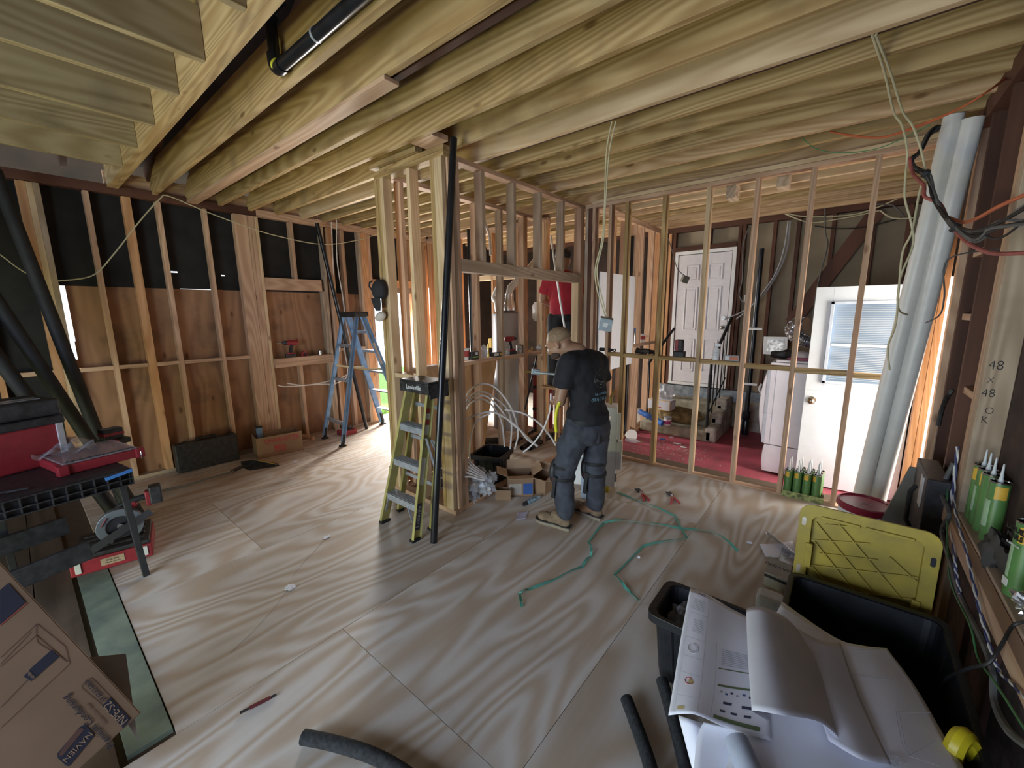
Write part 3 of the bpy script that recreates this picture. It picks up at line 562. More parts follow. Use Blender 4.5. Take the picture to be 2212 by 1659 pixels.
# junction boxes hanging on cables
M_steel = plain('galvanized_box', (.36,.42,.45), .4, metal=.5, var=.1, scale=30)
jb = root('junction_box', pH(1308,700,3.25), label='open blue-grey metal box dangling on cables in front of the header corner', cat='junction box', rot=(.25,.2,.5))
g = G().box(-.05,.05,-.03,-.026,-.05,.05).box(-.05,-.046,-.026,.03,-.05,.05).box(.046,.05,-.026,.03,-.05,.05).box(-.046,.046,-.026,.03,-.05,-.046).box(-.046,.046,-.026,.03,.046,.05)
emit('box_shell', g, M_steel, jb, local=True, bev=.002)
emit('knockout_label', G().box(-.018,.018,-.0312,-.0302,-.018,.018), M_label, jb, local=True)
emit('mounting_screw', G().cyl((.03,.0,-.05), (.03,.0,-.07), .003).cyl((-.03,.0,-.05), (-.03,.0,-.065), .003), M_chrome, jb, local=True)
jp = Vector(jb.location)+V(0,0,.05)
cable([pz(1322,262,2.985), pH(1310,330,3.06), pH(1306,440,3.12), pH(1300,520,3.15), pH(1286,580,3.2), pH(1290,625,3.22), jp], .005, M_romex, 'pale cable hanging from the joists to the open metal box, left strand')
cable([pz(1326,262,2.985)+V(.01,.01,0), pH(1316,330,3.06), pH(1308,440,3.12), pH(1303,520,3.15), pH(1290,580,3.2), pH(1296,625,3.22), jp+V(.01,.01,0)], .005, M_romex, 'pale cable hanging from the joists to the open metal box, right strand')
j2 = root('junction_box', (-1.90, 6.3, 2.18), label='small grey metal box hanging on a cable before the back door', cat='junction box', rot=(.2,.3,.9))
emit('box_shell', G().cb((0,0,0), (.10,.055,.10)), plain('dull_metal_box', (.22,.21,.18), .5, metal=.4), j2, local=True, bev=.004)
cable([pY(1443,515,5.9), pY(1452,540,6.1), pY(1463,580,6.25), V(-1.90,6.3,2.23)], .006, M_grey, 'grey cable dropping to the small box before the back door')
# looms at upper right
cl = [pz(1887,74,2.98)+V(0,.01,-.0), pY(1915,180,3.35), pY(1935,275,3.5), pY(1960,340,3.55), pY(1962,400,3.6)]
cable([pz(1884,74,2.985), pY(1912,160,3.1), pY(1930,240,3.4), pY(1950,275,3.5), pY(1960,330,3.6), pY(1956,380,3.6), pY(1955,430,3.6), pY(1968,480,3.6), pY(1972,530,3.6), pY(1945,600,3.6), pY(1940,665,3.7), pY(1960,680,3.8)], .006, M_romex, 'left pale cable hanging from the ceiling through the dark cable loom')
cable([pz(1892,74,2.985), pY(1925,160,3.1), pY(1950,240,3.4), pY(1975,280,3.5), pY(1998,365,3.55), pY(1985,420,3.6), pY(1970,500,3.6), pY(1950,545,3.6), pY(1942,620,3.6), pY(1935,700,3.7), pY(1918,750,3.8), pY(1922,800,3.8)], .006, M_romex, 'right pale cable hanging from the ceiling and looping down past the white pipes')
loom = root('cable_loom', pY(1990,400,3.5), label='bundle of dark cables sagging along the right wall under the joists', cat='cable bundle')
path = [(2030,275,3.95),(2005,290,3.9),(1985,330,3.8),(1968,345,3.65),(1980,365,3.55),(2003,380,3.45),(2015,420,3.35),(2035,460,3.2),(2065,495,2.95),(2110,510,2.75),(2160,495,2.6),(2240,455,2.4)]
for k in range(9):
    random.seed(30+k); pts = []
    for (x, y, Y) in path: sp = 5 + (max(0, x-2060)*.16); pts.append(pY(x+random.uniform(-4,4), y+random.uniform(-1,1)*sp, Y)+V(0,random.uniform(-.02,.02),0))
    emit('cable', G().tube(spline(pts, 5), random.choice((.0045,.006,.007)), 6), (M_blk, M_grey, M_blk, M_grey)[k % 4], loom, smooth=True)
pts = [pY(*q) for q in ((1965,340,3.6),(1972,375,3.55),(1995,400,3.45),(1998,425,3.4),(2030,440,3.3),(2050,480,3.15),(2080,515,2.95),(2110,535,2.75),(2150,548,2.65),(2240,545,2.45))]
emit('red_cable', G().tube(spline(pts, 6), .009, 8), M_rd, loom, smooth=True, label='thick dusty red cable')
pts = [pY(*q) for q in ((2050,470,3.2),(2080,480,3.0),(2110,472,2.8),(2160,445,2.6),(2240,410,2.4))]
emit('orange_cable', G().tube(spline(pts, 6), .008, 8), M_or, loom, smooth=True, label='orange-tan cable')
for (x, y, Y) in ((1968,345,3.62),(2000,375,3.44),(2062,492,2.96)):
    p = pY(x, y, Y); emit('cable_tie', G().cyl(p+V(-.008,.0,.006), p+V(.008,0,-.006), .022, n=12), M_blackm, loom)
for k, dx in enumerate((0, 3)):
    cable([pz(1793+dx,285-k,2.99), pY(1840,292+k*2,3.75), pY(1900,297+k,3.7), pY(1960,280+k*2,3.65), pY(2060,240+k,3.5), pY(2130,200,3.4), pz(2175-dx,168,2.985)], .0055, M_or, 'orange cable slung under the joists at upper right, %s' % ('upper strand','lower strand')[k])
cable([pz(1733,298,2.99), pY(1765,322,4.0), pY(1820,330,3.9), pY(1890,322,3.8), pY(1960,295,3.6), pY(2010,270,3.5)], .003, M_grn, 'thin green wire drooping below the joists at upper right', name='wire', cat='wire')
cable([V(.56,3.25,2.03), pY(2048,560,3.2), pY(2040,640,3.3), pY(2030,680,3.4), pY(2000,697,3.6)], .004, M_grey, 'thin grey cable curving off the right wall toward the white pipes')
for i, (pts, m_) in enumerate(((((1690,458),(1740,468),(1830,465),(1885,452),(1960,420)), M_romex), (((1680,455),(1745,480),(1800,475),(1850,466),(1900,455)), M_romex), (((1760,488),(1810,494),(1870,490),(1950,470)), M_blk),
       (((1782,440),(1783,500),(1788,530),(1775,580),(1762,640),(1755,700)), M_grey), (((1707,478),(1700,540),(1680,590),(1640,650),(1600,675),(1565,690)), plain('pale_grey_cable', (.36,.36,.38), .5)), (((1703,478),(1692,545),(1670,600),(1625,660),(1590,690)), None), (((1618,490),(1606,530),(1604,600),(1597,635),(1604,652)), M_grey), (((1880,442),(1925,443),(1945,458),(1955,470)), M_grey), (((1902,455),(1925,470),(1960,472),(1975,470)), M_romex))):
    m2 = m_ or bpy.data.materials['pale_grey_cable']
    cable([pY(x, y, 6.93-.02*i) for x, y in pts], .010 if i in (4,5) else .008, m2, ('pale cable sagging under the back wall plate, upper','pale cable sagging under the back wall plate, lower','black cable sagging behind the diagonal brace','thin grey wire hanging down the back wall paper','pale grey cable arcing to the back door knob, upper','pale grey cable arcing down the back wall, lower','grey cable running down to the outlet box by the back door','grey cable looped at the back wall corner','pale cable looped at the back wall corner')[i])
# ================================================================ MATERIALS FOR THINGS
M_toolred = plain('tool_red', (.30,.026,.036), .4, var=.1); M_card = plain('cardboard', (.30,.19,.112), .8, var=.06, scale=5); M_cardin = plain('cardboard_inside', (.46,.31,.19), .8, var=.05)
M_gun = plain('charcoal_plastic', (.03,.03,.034), .5, var=.3, scale=25); M_clear = plain('clear_plastic', (.55,.50,.55), .15, alpha=.35, spec=.9); M_bag = plain('milky_plastic_film', (.66,.68,.74), .2, alpha=.45, spec=.8)
M_silver = plain('shiny_metal', (.62,.62,.64), .22, metal=.9); M_brass = plain('brass_fitting', (.45,.32,.12), .35, metal=.8); M_canG = plain('green_tube_label', (.085,.20,.055), .42, var=.06); M_canY = plain('yellow_tube_band', (.66,.40,.05), .45)
M_noz = plain('nozzle_plastic', (.62,.66,.68), .4); M_pap = plain('plan_paper', (.82,.84,.96), .7, var=.015); M_papink = plain('plan_print_grey', (.42,.44,.50), .7); M_olive = plain('plan_print_green', (.13,.19,.09), .7); M_blueink = plain('blue_print', (.05,.12,.36), .5)
M_tile = plain('teal_strap', (.12,.42,.34), .45, var=.06)
def lab2(q, off): return [p+off for p in q]
def slab(g, q, n, th):      # thick quad: q four points, n normal direction, th thickness towards n
    n = Vector(n).normalized()*th; k = [p+n for p in q]
    return g.add(list(q)+k, [(3,2,1,0),(4,5,6,7),(0,1,5,4),(1,2,6,5),(2,3,7,6),(3,0,4,7)])
def crumple(c, r, seed, sq=(1,1,1), amp=.35, n=18, k=12):
    random.seed(seed); ph = [random.uniform(0, 6.3) for _ in range(9)]; g = G(); g.sph((0,0,0), r, n, k, sq=sq)
    for i, p in enumerate(g.v):
        d = p.normalized() if p.length else p; s_ = 1+amp*(.5*math.sin(7*d.x+ph[0]+3*d.z)+.5*math.sin(9*d.y+ph[1]-4*d.x)+.3*math.sin(15*d.z+ph[2]+8*d.y)); g.v[i] = p*s_+Vector(c)
    return g
# ================================================================ BIG CARTON, LOWER LEFT
Q = CAM + ray(305, 1540)*1.60
nrm = -ray(120, 1450).normalized()
def pP(x, y, P0, n): d = ray(x, y); return CAM + d*((P0-CAM).dot(n)/d.dot(n))
E1 = (pP(0, 1215, Q, nrm)-Q).normalized(); E2 = (pP(220, 1659, Q, nrm)-Q); E2 = (E2-E1*E2.dot(E1)).normalized()
bn = E1.cross(E2); bn = bn if bn.dot(nrm) > 0 else -bn
LB, WB, DB = .92, .50, .16
bc = root('carton', Q+E1*.4+E2*.2-bn*.1, label='big printed cardboard carton tilted up in the lower left corner', cat='carton')
slabq = [Q, Q+E1*LB, Q+E1*LB+E2*WB, Q+E2*WB]
emit('carton_body', slab(G(), slabq, -bn, DB), plain('brown_cardboard', (.20,.122,.072), .85, var=.06, scale=5), bc, bev=.004)
emit('loose_flap', slab(G(), [pP(x_, y_, Q-bn*.07, bn) for x_, y_ in ((190,1420),(272,1412),(287,1520),(298,1600))], -bn, .004), plain('grey_cardboard_underside', (.25,.21,.19), .8), bc)
def cm(x, y): p = pP(x, y, Q, bn); return Vector((-(p-Q).dot(E1), -(p-Q).dot(E2)))   # text frame: x along -E1?, see below
FM = frame(Q+bn*.0012-world_loc(bc), E1, bn.cross(E1))
def cuv(cx_, cy_): x = cx_/3.614; y = 1200+cy_/3.614; p = pP(x, y, Q, bn); r_ = p-Q; return r_.dot(E1), r_.dot(bn.cross(E1))
def ctext(body, size, mat, cx_, cy_, rotz=0, **k): u, v = cuv(cx_, cy_); return text('printed_lettering', body, size, mat, bc, FM @ Matrix.Translation((u, v, .0016)) @ Matrix.Rotation(rotz, 4, 'Z'), **k)
M_cnavy = plain('dark_navy_print', (.016,.017,.032), .6); M_cprint = plain('bare_card_lettering', (.30,.20,.13), .8)
plain_line = plain('thin_print_line', (.10,.055,.035), .7)
def cpoly(pts, mat, name='printed_panel', z=0.0):
    q = []
    for a in pts: u, v = cuv(*a); q.append((FM @ Vector((u, v, z)))+world_loc(bc))
    n = len(q); g = G().add(q+[p+bn*.0008 for p in q], [tuple(range(n)), tuple(range(2*n-1, n-1, -1))]+[(i, (i+1) % n, n+(i+1) % n, n+i) for i in range(n)]); return emit(name, g, mat, bc)
def cline(pts, w_, mat=None):
    g = G(); q = []
    for a in pts: u, v = cuv(*a); q.append((FM @ Vector((u, v, .0003)))+world_loc(bc))
    for a, b in zip(q[:-1], q[1:]): g.bar(a, b, w_, .0006, bn)
    return emit('printed_line', g, mat or plain_line, bc)
plain_line = plain('thin_print_line', (.13,.07,.05), .7)
cpoly([(860,1105),(1018,1275),(962,1348),(797,1172)], M_cnavy); ctext('NPE-S2', .034, M_cprint, 905, 1228)
ctext('STANDARD', .0195, M_cnavy, 745, 1055); cline([(860,1105),(715,958),(680,965),(635,1015),(640,1040),(797,1172)], .0012)
ctext('Premium Condensing', .0295, M_cnavy, 692, 1298); ctext('Tankless Water Heater', .011, plain_line, 750, 1236)
cpoly([(735,1390),(735,1410),(540,1645),(515,1640),(450,1580),(447,1545),(620,1340),(655,1322),(690,1345)], M_cnavy, 'handle_print')
cpoly([(640,1345),(655,1360),(490,1560),(460,1560),(470,1530),(600,1360)], plain('handle_slot_dark', (.10,.045,.035), .8), 'hand_slot', .0008)
ctext('NAVIEN', .024, M_cprint, 606, 1492, PI/2+.15)
cpoly([(0,540),(200,365),(65,215),(0,270)], M_cnavy); cline([(0,548),(210,372)], .004, plain('thin_red_stripe', (.25,.05,.04), .7))
cpoly([(183,945),(245,875),(400,738),(462,790),(245,982)], M_cnavy); ctext('navien', .014, M_cprint, 240, 935)
for pts in (((0,800),(285,535),(510,715),(540,850),(0,1350)), ((0,870),(280,625),(520,830)), ((280,535),(280,625)), ((0,1190),(210,975)), ((285,625),(290,680),(520,830)), ((0,850),(240,600))): cline(pts, .0016)
# ================================================================ WORK BENCH, LEFT
tb = root('work_bench', (-3.85, .0, 0), label='black folding plastic work bench at the left, piled with tool boxes', cat='work bench')
P0, P1 = V(-3.44,-.16,0), V(-3.53,.38,0); tu = (P1-P0).normalized(); tv = V(-tu.y, tu.x, 0)
def tp(u, v, z): return P1 - tu*u + tv*v + V(0,0,z)
emit('bench_top', slab(G(), [tp(0,.02,.745), tp(0,.62,.745), tp(1.3,.62,.745), tp(1.3,.02,.745)], (0,0,1), .015), M_gun, tb)
g = G()
for k in range(22): p = tp(.06*k, 0, 0); g.bar(p+V(0,0,.655), p+V(0,0,.76), .022, .005, tuple(tu))
for z in (.66,.70,.755): g.bar(tp(0,.0,z), tp(1.3,.0,z), .03, .006)
g.bar(tp(0,.02,.71), tp(1.3,.02,.71), .006, .10); emit('ribbed_front_edge', g, M_gun, tb)
g = G()
for k in range(5): p = tp(0, .02+.14*k, 0); g.bar(p+V(0,0,.665), p+V(0,0,.755), .02, .006, tuple(tv))
g.bar(tp(.01,.0,.665), tp(.01,.6,.665), .02, .006).bar(tp(.012,.0,.71), tp(.012,.6,.71), .006, .09); emit('ribbed_end_edge', g, M_gun, tb)
emit('blue_latch', G().bar(tp(.0,-.012,.752), tp(.13,-.012,.735), .014, .02), plain('bright_blue_plastic', (.06,.22,.60), .4), tb)
for (u, v, z0, du) in ((.04,.08,0,.0), (.50,.52,0,.0), (.95,.06,0,.03), (.95,.50,0,.03)):
    a = tp(u, v, .70); b = tp(u-.02, v-.08 if v < .3 else v+.08, 0); emit('leg', G().bar(a, b, .035, .045), M_blackm, tb, bev=.003)
emit('lower_rail', G().bar(tp(.24,.05,.30), tp(1.2,.05,.24), .03, .12), M_gun, tb, bev=.004); emit('lower_rail', G().bar(tp(.24,.45,.36), tp(1.2,.45,.33), .03, .12), M_gun, tb, bev=.004)
def rbox(name, c, rz, d, mat, par, bev=.006, z0=0):       # local box inside a rotated root
    return emit(name, G().cb((c[0], c[1], c[2]), d), mat, par, local=True, bev=bev)
og = root('parts_organizer', (-3.93,.235,.762), rz=math.atan2(.08,.37), label='red parts organizer with a clear lid on the black bench', cat='organizer')
rbox('organizer_tray', (0,0,.03), 0, (.42,.40,.06), M_toolred, og, .008)
for sx in (-1, 1):
    for sy in (-1, 1): rbox('corner_post', (sx*.195, sy*.19, .032), 0, (.06,.05,.066), M_toolred, og, .005)
rbox('clear_lid', (0,0,.068), 0, (.40,.37,.012), M_clear, og, .003)
g = G()
for k in range(26): g.cyl((.19,-.165+k*.0132,.066), (.19,-.165+k*.0132,.078), .006, n=8)
emit('hinge_ribs', g, M_gun, og, local=True)
for (x, y) in ((.12,-.08),(.08,-.12),(.10,.02),(.02,.12),(-.02,.16),(.15,-.15)): emit('lid_rivet', G().box(x-.006,x+.006,y-.006,y+.006,.074,.08), M_silver, og, local=True)
emit('carabiner', G().tube([(.215+.012*math.cos(a), .19, .02+.03*math.sin(a)) for a in [2*PI*k/14 for k in range(15)]], .003, 6), M_silver, og, local=True)
bagq = G(); pa = world_loc(og)
bagq.grid(lambda u, v: V(-4.24+.27*v, -.02+.30*u, .842+.10*math.exp(-((u-.45)**2*9+(v-.35)**2*12))+.012*math.sin(23*u+9*v)+.008*math.sin(31*v-11*u)), 26, 26)
emit('plastic_bag', bagq, plain('thin_clear_film', (.5,.5,.56), .12, alpha=.22, spec=1.0), smooth=True, solid=.001, label='crumpled clear plastic bag lying over the red organizer', cat='bag')
rt = root('tool_tote', (-4.17,-.13,.762), rz=math.radians(22), label='big red tool tote with black lid on the bench at the left edge', cat='tool box')
rbox('tote_body', (-.02,-.02,.135), 0, (.40,.50,.27), M_toolred, rt, .012)
rbox('tote_lid', (-.02,-.02,.295), 0, (.42,.52,.055), M_gun, rt, .01)
rbox('white_handle_strip', (.185,.205,.15), 0, (.012,.035,.24), plain('worn_white_strip', (.5,.5,.52), .5), rt, .003)
for k in range(3): rbox('lid_rib', (.03-.09*k,-.02,.327), 0, (.02,.40,.01), M_gun, rt, .003)
bk = root('black_case', (-4.19,-.12,1.087), rz=math.radians(18), label='flat black case on top of the red tool tote', cat='case')
rbox('case_body', (0,0,.055), 0, (.36,.46,.11), M_gun, bk, .014); rbox('shiny_film', (.05,.02,.1125), 0, (.10,.30,.004), M_bag, bk, .001)
bt = root('battery_charger', (-4.33,.40,.762), rz=.3, label='red and black battery on a charger behind the organizer', cat='battery')
rbox('charger_base', (0,0,.02), 0, (.13,.16,.04), M_gun, bt, .006); rbox('battery_pack', (0,-.01,.085), 0, (.09,.12,.085), M_gun, bt, .008); rbox('red_band', (.001,-.01,.085), 0, (.093,.123,.02), M_toolred, bt, .002)
for i, (u, v, ln) in enumerate(((.75,.10,.12),(.62,.16,.15),(.5,.12,.08))):
    a = tp(u, v, .771); emit('hand_tool', G().cyl(a, a+V(.02,ln,.002), .009, .006, n=10), M_blackm, smooth=True, label='small dark hand tool on the bench, %s' % ('farthest left','middle one','nearest the organizer')[i], cat='tool')
lt = root('tool_box', (-4.03,.28,0), rz=-.2, label='low red and black tool box on the floor under the bench corner', cat='tool box')
rbox('box_body', (.0,0,.055), 0, (.42,.42,.10), M_toolred, lt, .008); rbox('box_lid', (0,0,.12), 0, (.40,.40,.03), M_gun, lt, .006)
for k in range(4): rbox('lid_ridge', (-.12+.08*k,0,.138), 0, (.03,.34,.012), M_gun, lt, .003)
for s_ in (-1,1): rbox('corner_latch', (.212, s_*.17, .06), 0, (.012,.03,.07), M_label, lt, .002)
rbox('paper_label', (.2125,.0,.06), 0, (.003,.12,.05), plain('tan_note', (.42,.30,.2), .7), lt, .0005)
text('note_lettering', 'Drill Bits\nHole Saws', .018, M_inkblack, lt, frame((.2145,0,.06), (0,1,0), (0,0,1)))
cs = root('circular_saw', (-3.86,.31,.135), rz=-.15, label='cordless circular saw resting on the low red tool box', cat='saw')
g = G(); N = 28
ring = [(math.cos(PI*(-.25)+a), math.sin(PI*(-.25)+a)) for a in [2*PI*.80*k/N for k in range(N+1)]]
g.add([(.02, .125*c_, .14+.125*s_) for c_, s_ in ring]+[(.02, .075*c_, .14+.075*s_) for c_, s_ in ring]+[(-.03, .125*c_, .14+.125*s_) for c_, s_ in ring]+[(-.03, .075*c_, .14+.075*s_) for c_, s_ in ring],
      [(i, i+1, N+2+i, N+1+i) for i in range(N)]+[(2*N+2+i, 3*N+3+i, 3*N+4+i, 2*N+3+i) for i in range(N)]+[(i, 2*N+2+i, 2*N+3+i, i+1) for i in range(N)]+[(N+1+i, N+2+i, 3*N+4+i, 3*N+3+i) for i in range(N)])
emit('blade_guard', g, plain('saw_grey', (.20,.22,.25), .4, metal=.4), cs, local=True, bev=.003)
emit('blade', G().cyl((0,0,.14), (.004,0,.14), .092, n=40), plain('saw_blade_steel', (.10,.10,.12), .3, metal=.8), cs, local=True); emit('blade_bolt', G().cyl((.004,0,.14), (.02,0,.14), .018, n=12), M_silver, cs, local=True)
emit('base_plate', G().bar((.035,-.17,.02), (.035,.17,.20), .05, .005, (1,0,0)), plain('dark_base_plate', (.09,.09,.10), .4, metal=.6), cs, local=True)
emit('motor_housing', G().cyl((-.12,0,.14), (-.03,0,.14), .05, n=18).bar((-.06,-.02,.22), (-.06,.10,.26), .05, .04), M_toolred, cs, local=True, bev=.005)
emit('handle', G().tube(spline([(-.06,-.04,.20),(-.06,.02,.265),(-.06,.10,.285),(-.06,.17,.29)], 5), .021, 10), M_blackm, cs, local=True, smooth=True)
emit('battery', G().cb((-.05,.21,.30), (.09,.07,.13), Matrix.Rotation(0,4,'X')), M_gun, cs, local=True, bev=.008); emit('battery_mount', G().cb((-.05,.165,.28), (.07,.03,.11)), M_toolred, cs, local=True, bev=.006)
emit('badge', G().bar((.0215,-.095,.17), (.0215,-.06,.225), .002, .022, (1,0,0)), M_inkred, cs, local=True)
# ================================================================ ALONG THE LEFT WALL
zc0 = pX(370,957,-5.58).z; 
kc = root('hard_case', (-5.62,1.27,0), label='long black hard tool case standing against the left wall', cat='case')
emit('case_shell', G().box(-5.70,-5.58,.97,1.57,.005,.33), M_gun, kc, bev=.012)
emit('carry_handle', G().box(-5.66,-5.61,1.18,1.20,.33,.35).box(-5.66,-5.61,1.36,1.38,.33,.35).box(-5.66,-5.61,1.18,1.38,.348,.362), M_blackm, kc, bev=.003)
for y in (1.05,1.47): emit('latch', G().box(-5.65,-5.60,y,y+.05,.325,.345), M_blackm, kc, bev=.003)
for y, z in ((1.02,.27),(1.52,.27),(1.02,.06),(1.52,.06)): emit('foot_ring', G().pipe((-5.58,y,z), (-5.574,y,z), .018, .004, 14), M_gun, kc)
cb_ = root('open_carton', (-5.5,1.97,0), label='open cardboard carton with red print by the left wall', cat='carton')
A, B = V(-5.41,1.71,.003), V(-5.33,2.21,.003); dv = (B-A).normalized(); nv = V(-dv.y, dv.x, 0); Hc = .255
for nm, a, b in (('front_panel',A,B), ('back_panel',A+nv*.27,B+nv*.27), ('left_panel',A,A+nv*.27), ('right_panel',B,B+nv*.27)):
    emit(nm, G().bar(a+V(0,0,Hc/2), b+V(0,0,Hc/2), .005, Hc), M_card, cb_)
emit('bottom_panel', slab(G(), [A,B,B+nv*.27,A+nv*.27], (0,0,1), .004), M_cardin, cb_)
FC = frame((A+B)/2-nv*.0035-world_loc(cb_)+V(0,0,Hc), dv, (0,0,1))
text('printed_lettering', 'CHARLOTTE', .062, M_inkred, cb_, FC @ Matrix.Translation((.02,-.055,0)), bold=.0025, sx=1.12)
text('printed_lettering', 'PIPE AND FOUNDRY COMPANY', .024, M_inkred, cb_, FC @ Matrix.Translation((.02,-.092,0)), sx=1.05)
text('printed_lettering', 'Charlotte, NC', .010, M_inkred, cb_, FC @ Matrix.Translation((.0,-.113,0)))
g = G()
fo = (A+B)/2-nv*.0035+V(0,0,Hc)
def fb(x0, x1, z0, z1): g.bar(fo+dv*x0+V(0,0,(z0+z1)/2), fo+dv*x1+V(0,0,(z0+z1)/2), .001, z1-z0)
fb(-.07,-.005,-.165,-.125)
for k in range(4): fb(-.005,.06,-.133-k*.011,-.127-k*.011)
for k in range(4): fb(-.07,.06,-.176-k*.011,-.170-k*.011)
emit('flag_print', g, M_inkred, cb_)
bo = root('dustpan', (-5.2,1.3,0), label='long-handled dust pan lying on the floor before the left wall', cat='dustpan')
emit('pan', G().add([pz(520,997,.01), pz(548,994,.075), pz(600,1001,.03), pz(604,1006,.004), pz(540,1016,.004), pz(523,1010,.004)], [(0,1,2,3,4,5)]).add([pz(520,997,.01), pz(540,1016,.004), pz(548,994,.075), pz(604,1006,.004), pz(560,1000,.05)], [(0,2,4,1),(1,4,3)]), M_gun, bo, solid=.004)
emit('yellow_edge', G().bar(pz(550,993,.08), pz(598,1003,.03), .006, .006), M_canY, bo)
emit('long_handle', G().tube([pz(270,1077,.03), pz(400,1049,.04), pz(505,1018,.05)], .011, 8), plain('grey_handle', (.16,.15,.14), .5), bo, smooth=True)
emit('handle_socket', G().tube([pz(500,1019,.05), pz(525,1007,.04)], .018, 10), M_gun, bo, smooth=True)
lf = root('spirit_level', (-5.62,1.83,0), label='blue level standing upright at the wall post behind the open carton', cat='level')
emit('level_body', G().box(-5.66,-5.62,1.80,1.86,0,.34), M_blue, lf, bev=.004)
emit('end_cap', G().box(-5.663,-5.617,1.797,1.863,.33,.35), M_blackm, lf)
# tools on the left window sill
def drill(name, loc, rz, lab, mat=M_toolred, long=True):
    d = root(name, loc, rz=rz, label=lab, cat='drill')
    emit('battery', G().cb((0,0,.022), (.075,.12,.044)), M_gun, d, local=True, bev=.006)
    emit('battery_top', G().cb((0,-.005,.053), (.06,.09,.02)), mat, d, local=True, bev=.004)
    emit('grip', G().tube([(0,-.005,.055),(0,-.012,.11),(0,-.03,.165)], [.021,.019,.022], 10), M_blackm, d, local=True, smooth=True)
    emit('motor_body', G().lathe([(.0,-.11),(.028,-.105),(.034,-.07),(.034,.0),(.029,.03)], (0,0,0), 16, Matrix.Translation((0,-.0,.195)) @ Matrix.Rotation(-PI/2,4,'X')), mat, d, local=True, smooth=True)
    emit('nose', G().lathe([(.028,.03),(.026,.06),(.016,.075),(.012,.09),(.0,.09)], (0,0,0), 14, Matrix.Translation((0,0,.195)) @ Matrix.Rotation(-PI/2,4,'X')), M_gun, d, local=True, smooth=True)
    if long: emit('bit', G().cyl((0,.085,.195), (0,.16,.195), .003, n=8), M_silver, d, local=True)
    return d
drill('impact_driver', (-5.735,2.34,1.172), PI-.2, 'red and black cordless impact driver on the sill of the boarded window')
tm = root('tape_measure', (-5.73,2.52,1.172), label='red tape measure on the sill of the boarded window', cat='tape measure')
emit('tape_case', G().cyl((-5.755,2.52,1.205), (-5.71,2.52,1.205), .035, n=20).box(-5.755,-5.71,2.48,2.56,1.172,1.205), M_toolred, tm, bev=.004); emit('tape_hub', G().cyl((-5.71,2.52,1.205), (-5.705,2.52,1.205), .02, n=16), M_blackm, tm)
emit('socket', G().pipe((-5.73,2.74,1.172), (-5.73,2.74,1.23), .024, .006, 18), M_chrome, smooth=True, label='short chrome socket standing on the window sill', cat='socket')
# floor by the blue ladder
cn = root('cord_case', (-5.55,2.93,0), label='small red open tool case on the floor behind the blue ladder', cat='case')
emit('case_tray', G().box(-5.62,-5.46,2.82,3.05,0,.07), M_toolred, cn, bev=.006); emit('coiled_strap', G().tube([(-5.53+.045*math.cos(a), 2.98+.04*math.sin(a), .09+.02*math.sin(2*a)) for a in [2*PI*k/16 for k in range(17)]], .012, 7), M_gun, cn, smooth=True)
emit('pipe_stub', G().cyl((-5.66,2.36,.085), (-5.52,2.44,.06), .028, n=16), wm('fir', 0), smooth=True, label='short round wood offcut at the base of the left wall', cat='offcut')
# hats on the post
hs = pY(820,632,2.19)
ht = root('baseball_cap', hs, label='black baseball cap hung on the short stud wall post', cat='cap')
g = G().sph((0,0,.02), .095, 20, 12, sq=(.95,.62,1.05)); g.v = [Vector((p.x, p.y, max(p.z, -.055))) for p in g.v]
emit('crown', g, plain('black_cloth', (.016,.016,.02), .85, bump=.4), ht, local=True, smooth=True)
g = G(); g.grid(lambda u, v: V(.005+(.07-.03*u*u)*(2*v-1)*(1 if u < .5 else 1.0-.25*(u-.5)), -.045-.02*math.cos((2*v-1)*1.4)+.02*u, -.05-.115*u), 12, 10); emit('brim', g, bpy.data.materials['black_cloth'], ht, local=True, smooth=True, solid=.004)
emit('back_strap', G().tube([(-.07,-.03,.02),(-.08,-.05,.055),(-.055,-.06,.09),(-.02,-.055,.10)], .008, 6), bpy.data.materials['black_cloth'], ht, local=True)
rs = pY(822,684,2.185)
rp = root('dust_mask', rs, label='white cup dust mask hanging below the black cap', cat='mask')
g = G().sph((0,0,0), .058, 18, 12, sq=(1.15,.7,.75)); g.v = [Vector((p.x, p.y, p.z+.25*p.x)) for p in g.v]; emit('mask_shell', g, plain('off_white_felt', (.52,.47,.43), .9), rp, local=True, smooth=True)
emit('red_strap', G().tube([(.03,.0,.04),(.035,.0,.07),(.04,.02,.09)], .003, 5), M_inkred, rp, local=True)
cable([pY(800,690,2.22), pY(808,715,2.22), pY(820,735,2.22), pY(818,750,2.22), pY(832,765,2.2)], .0015, M_grey, 'thin dark string dangling in the bright left doorway', name='string', cat='string')
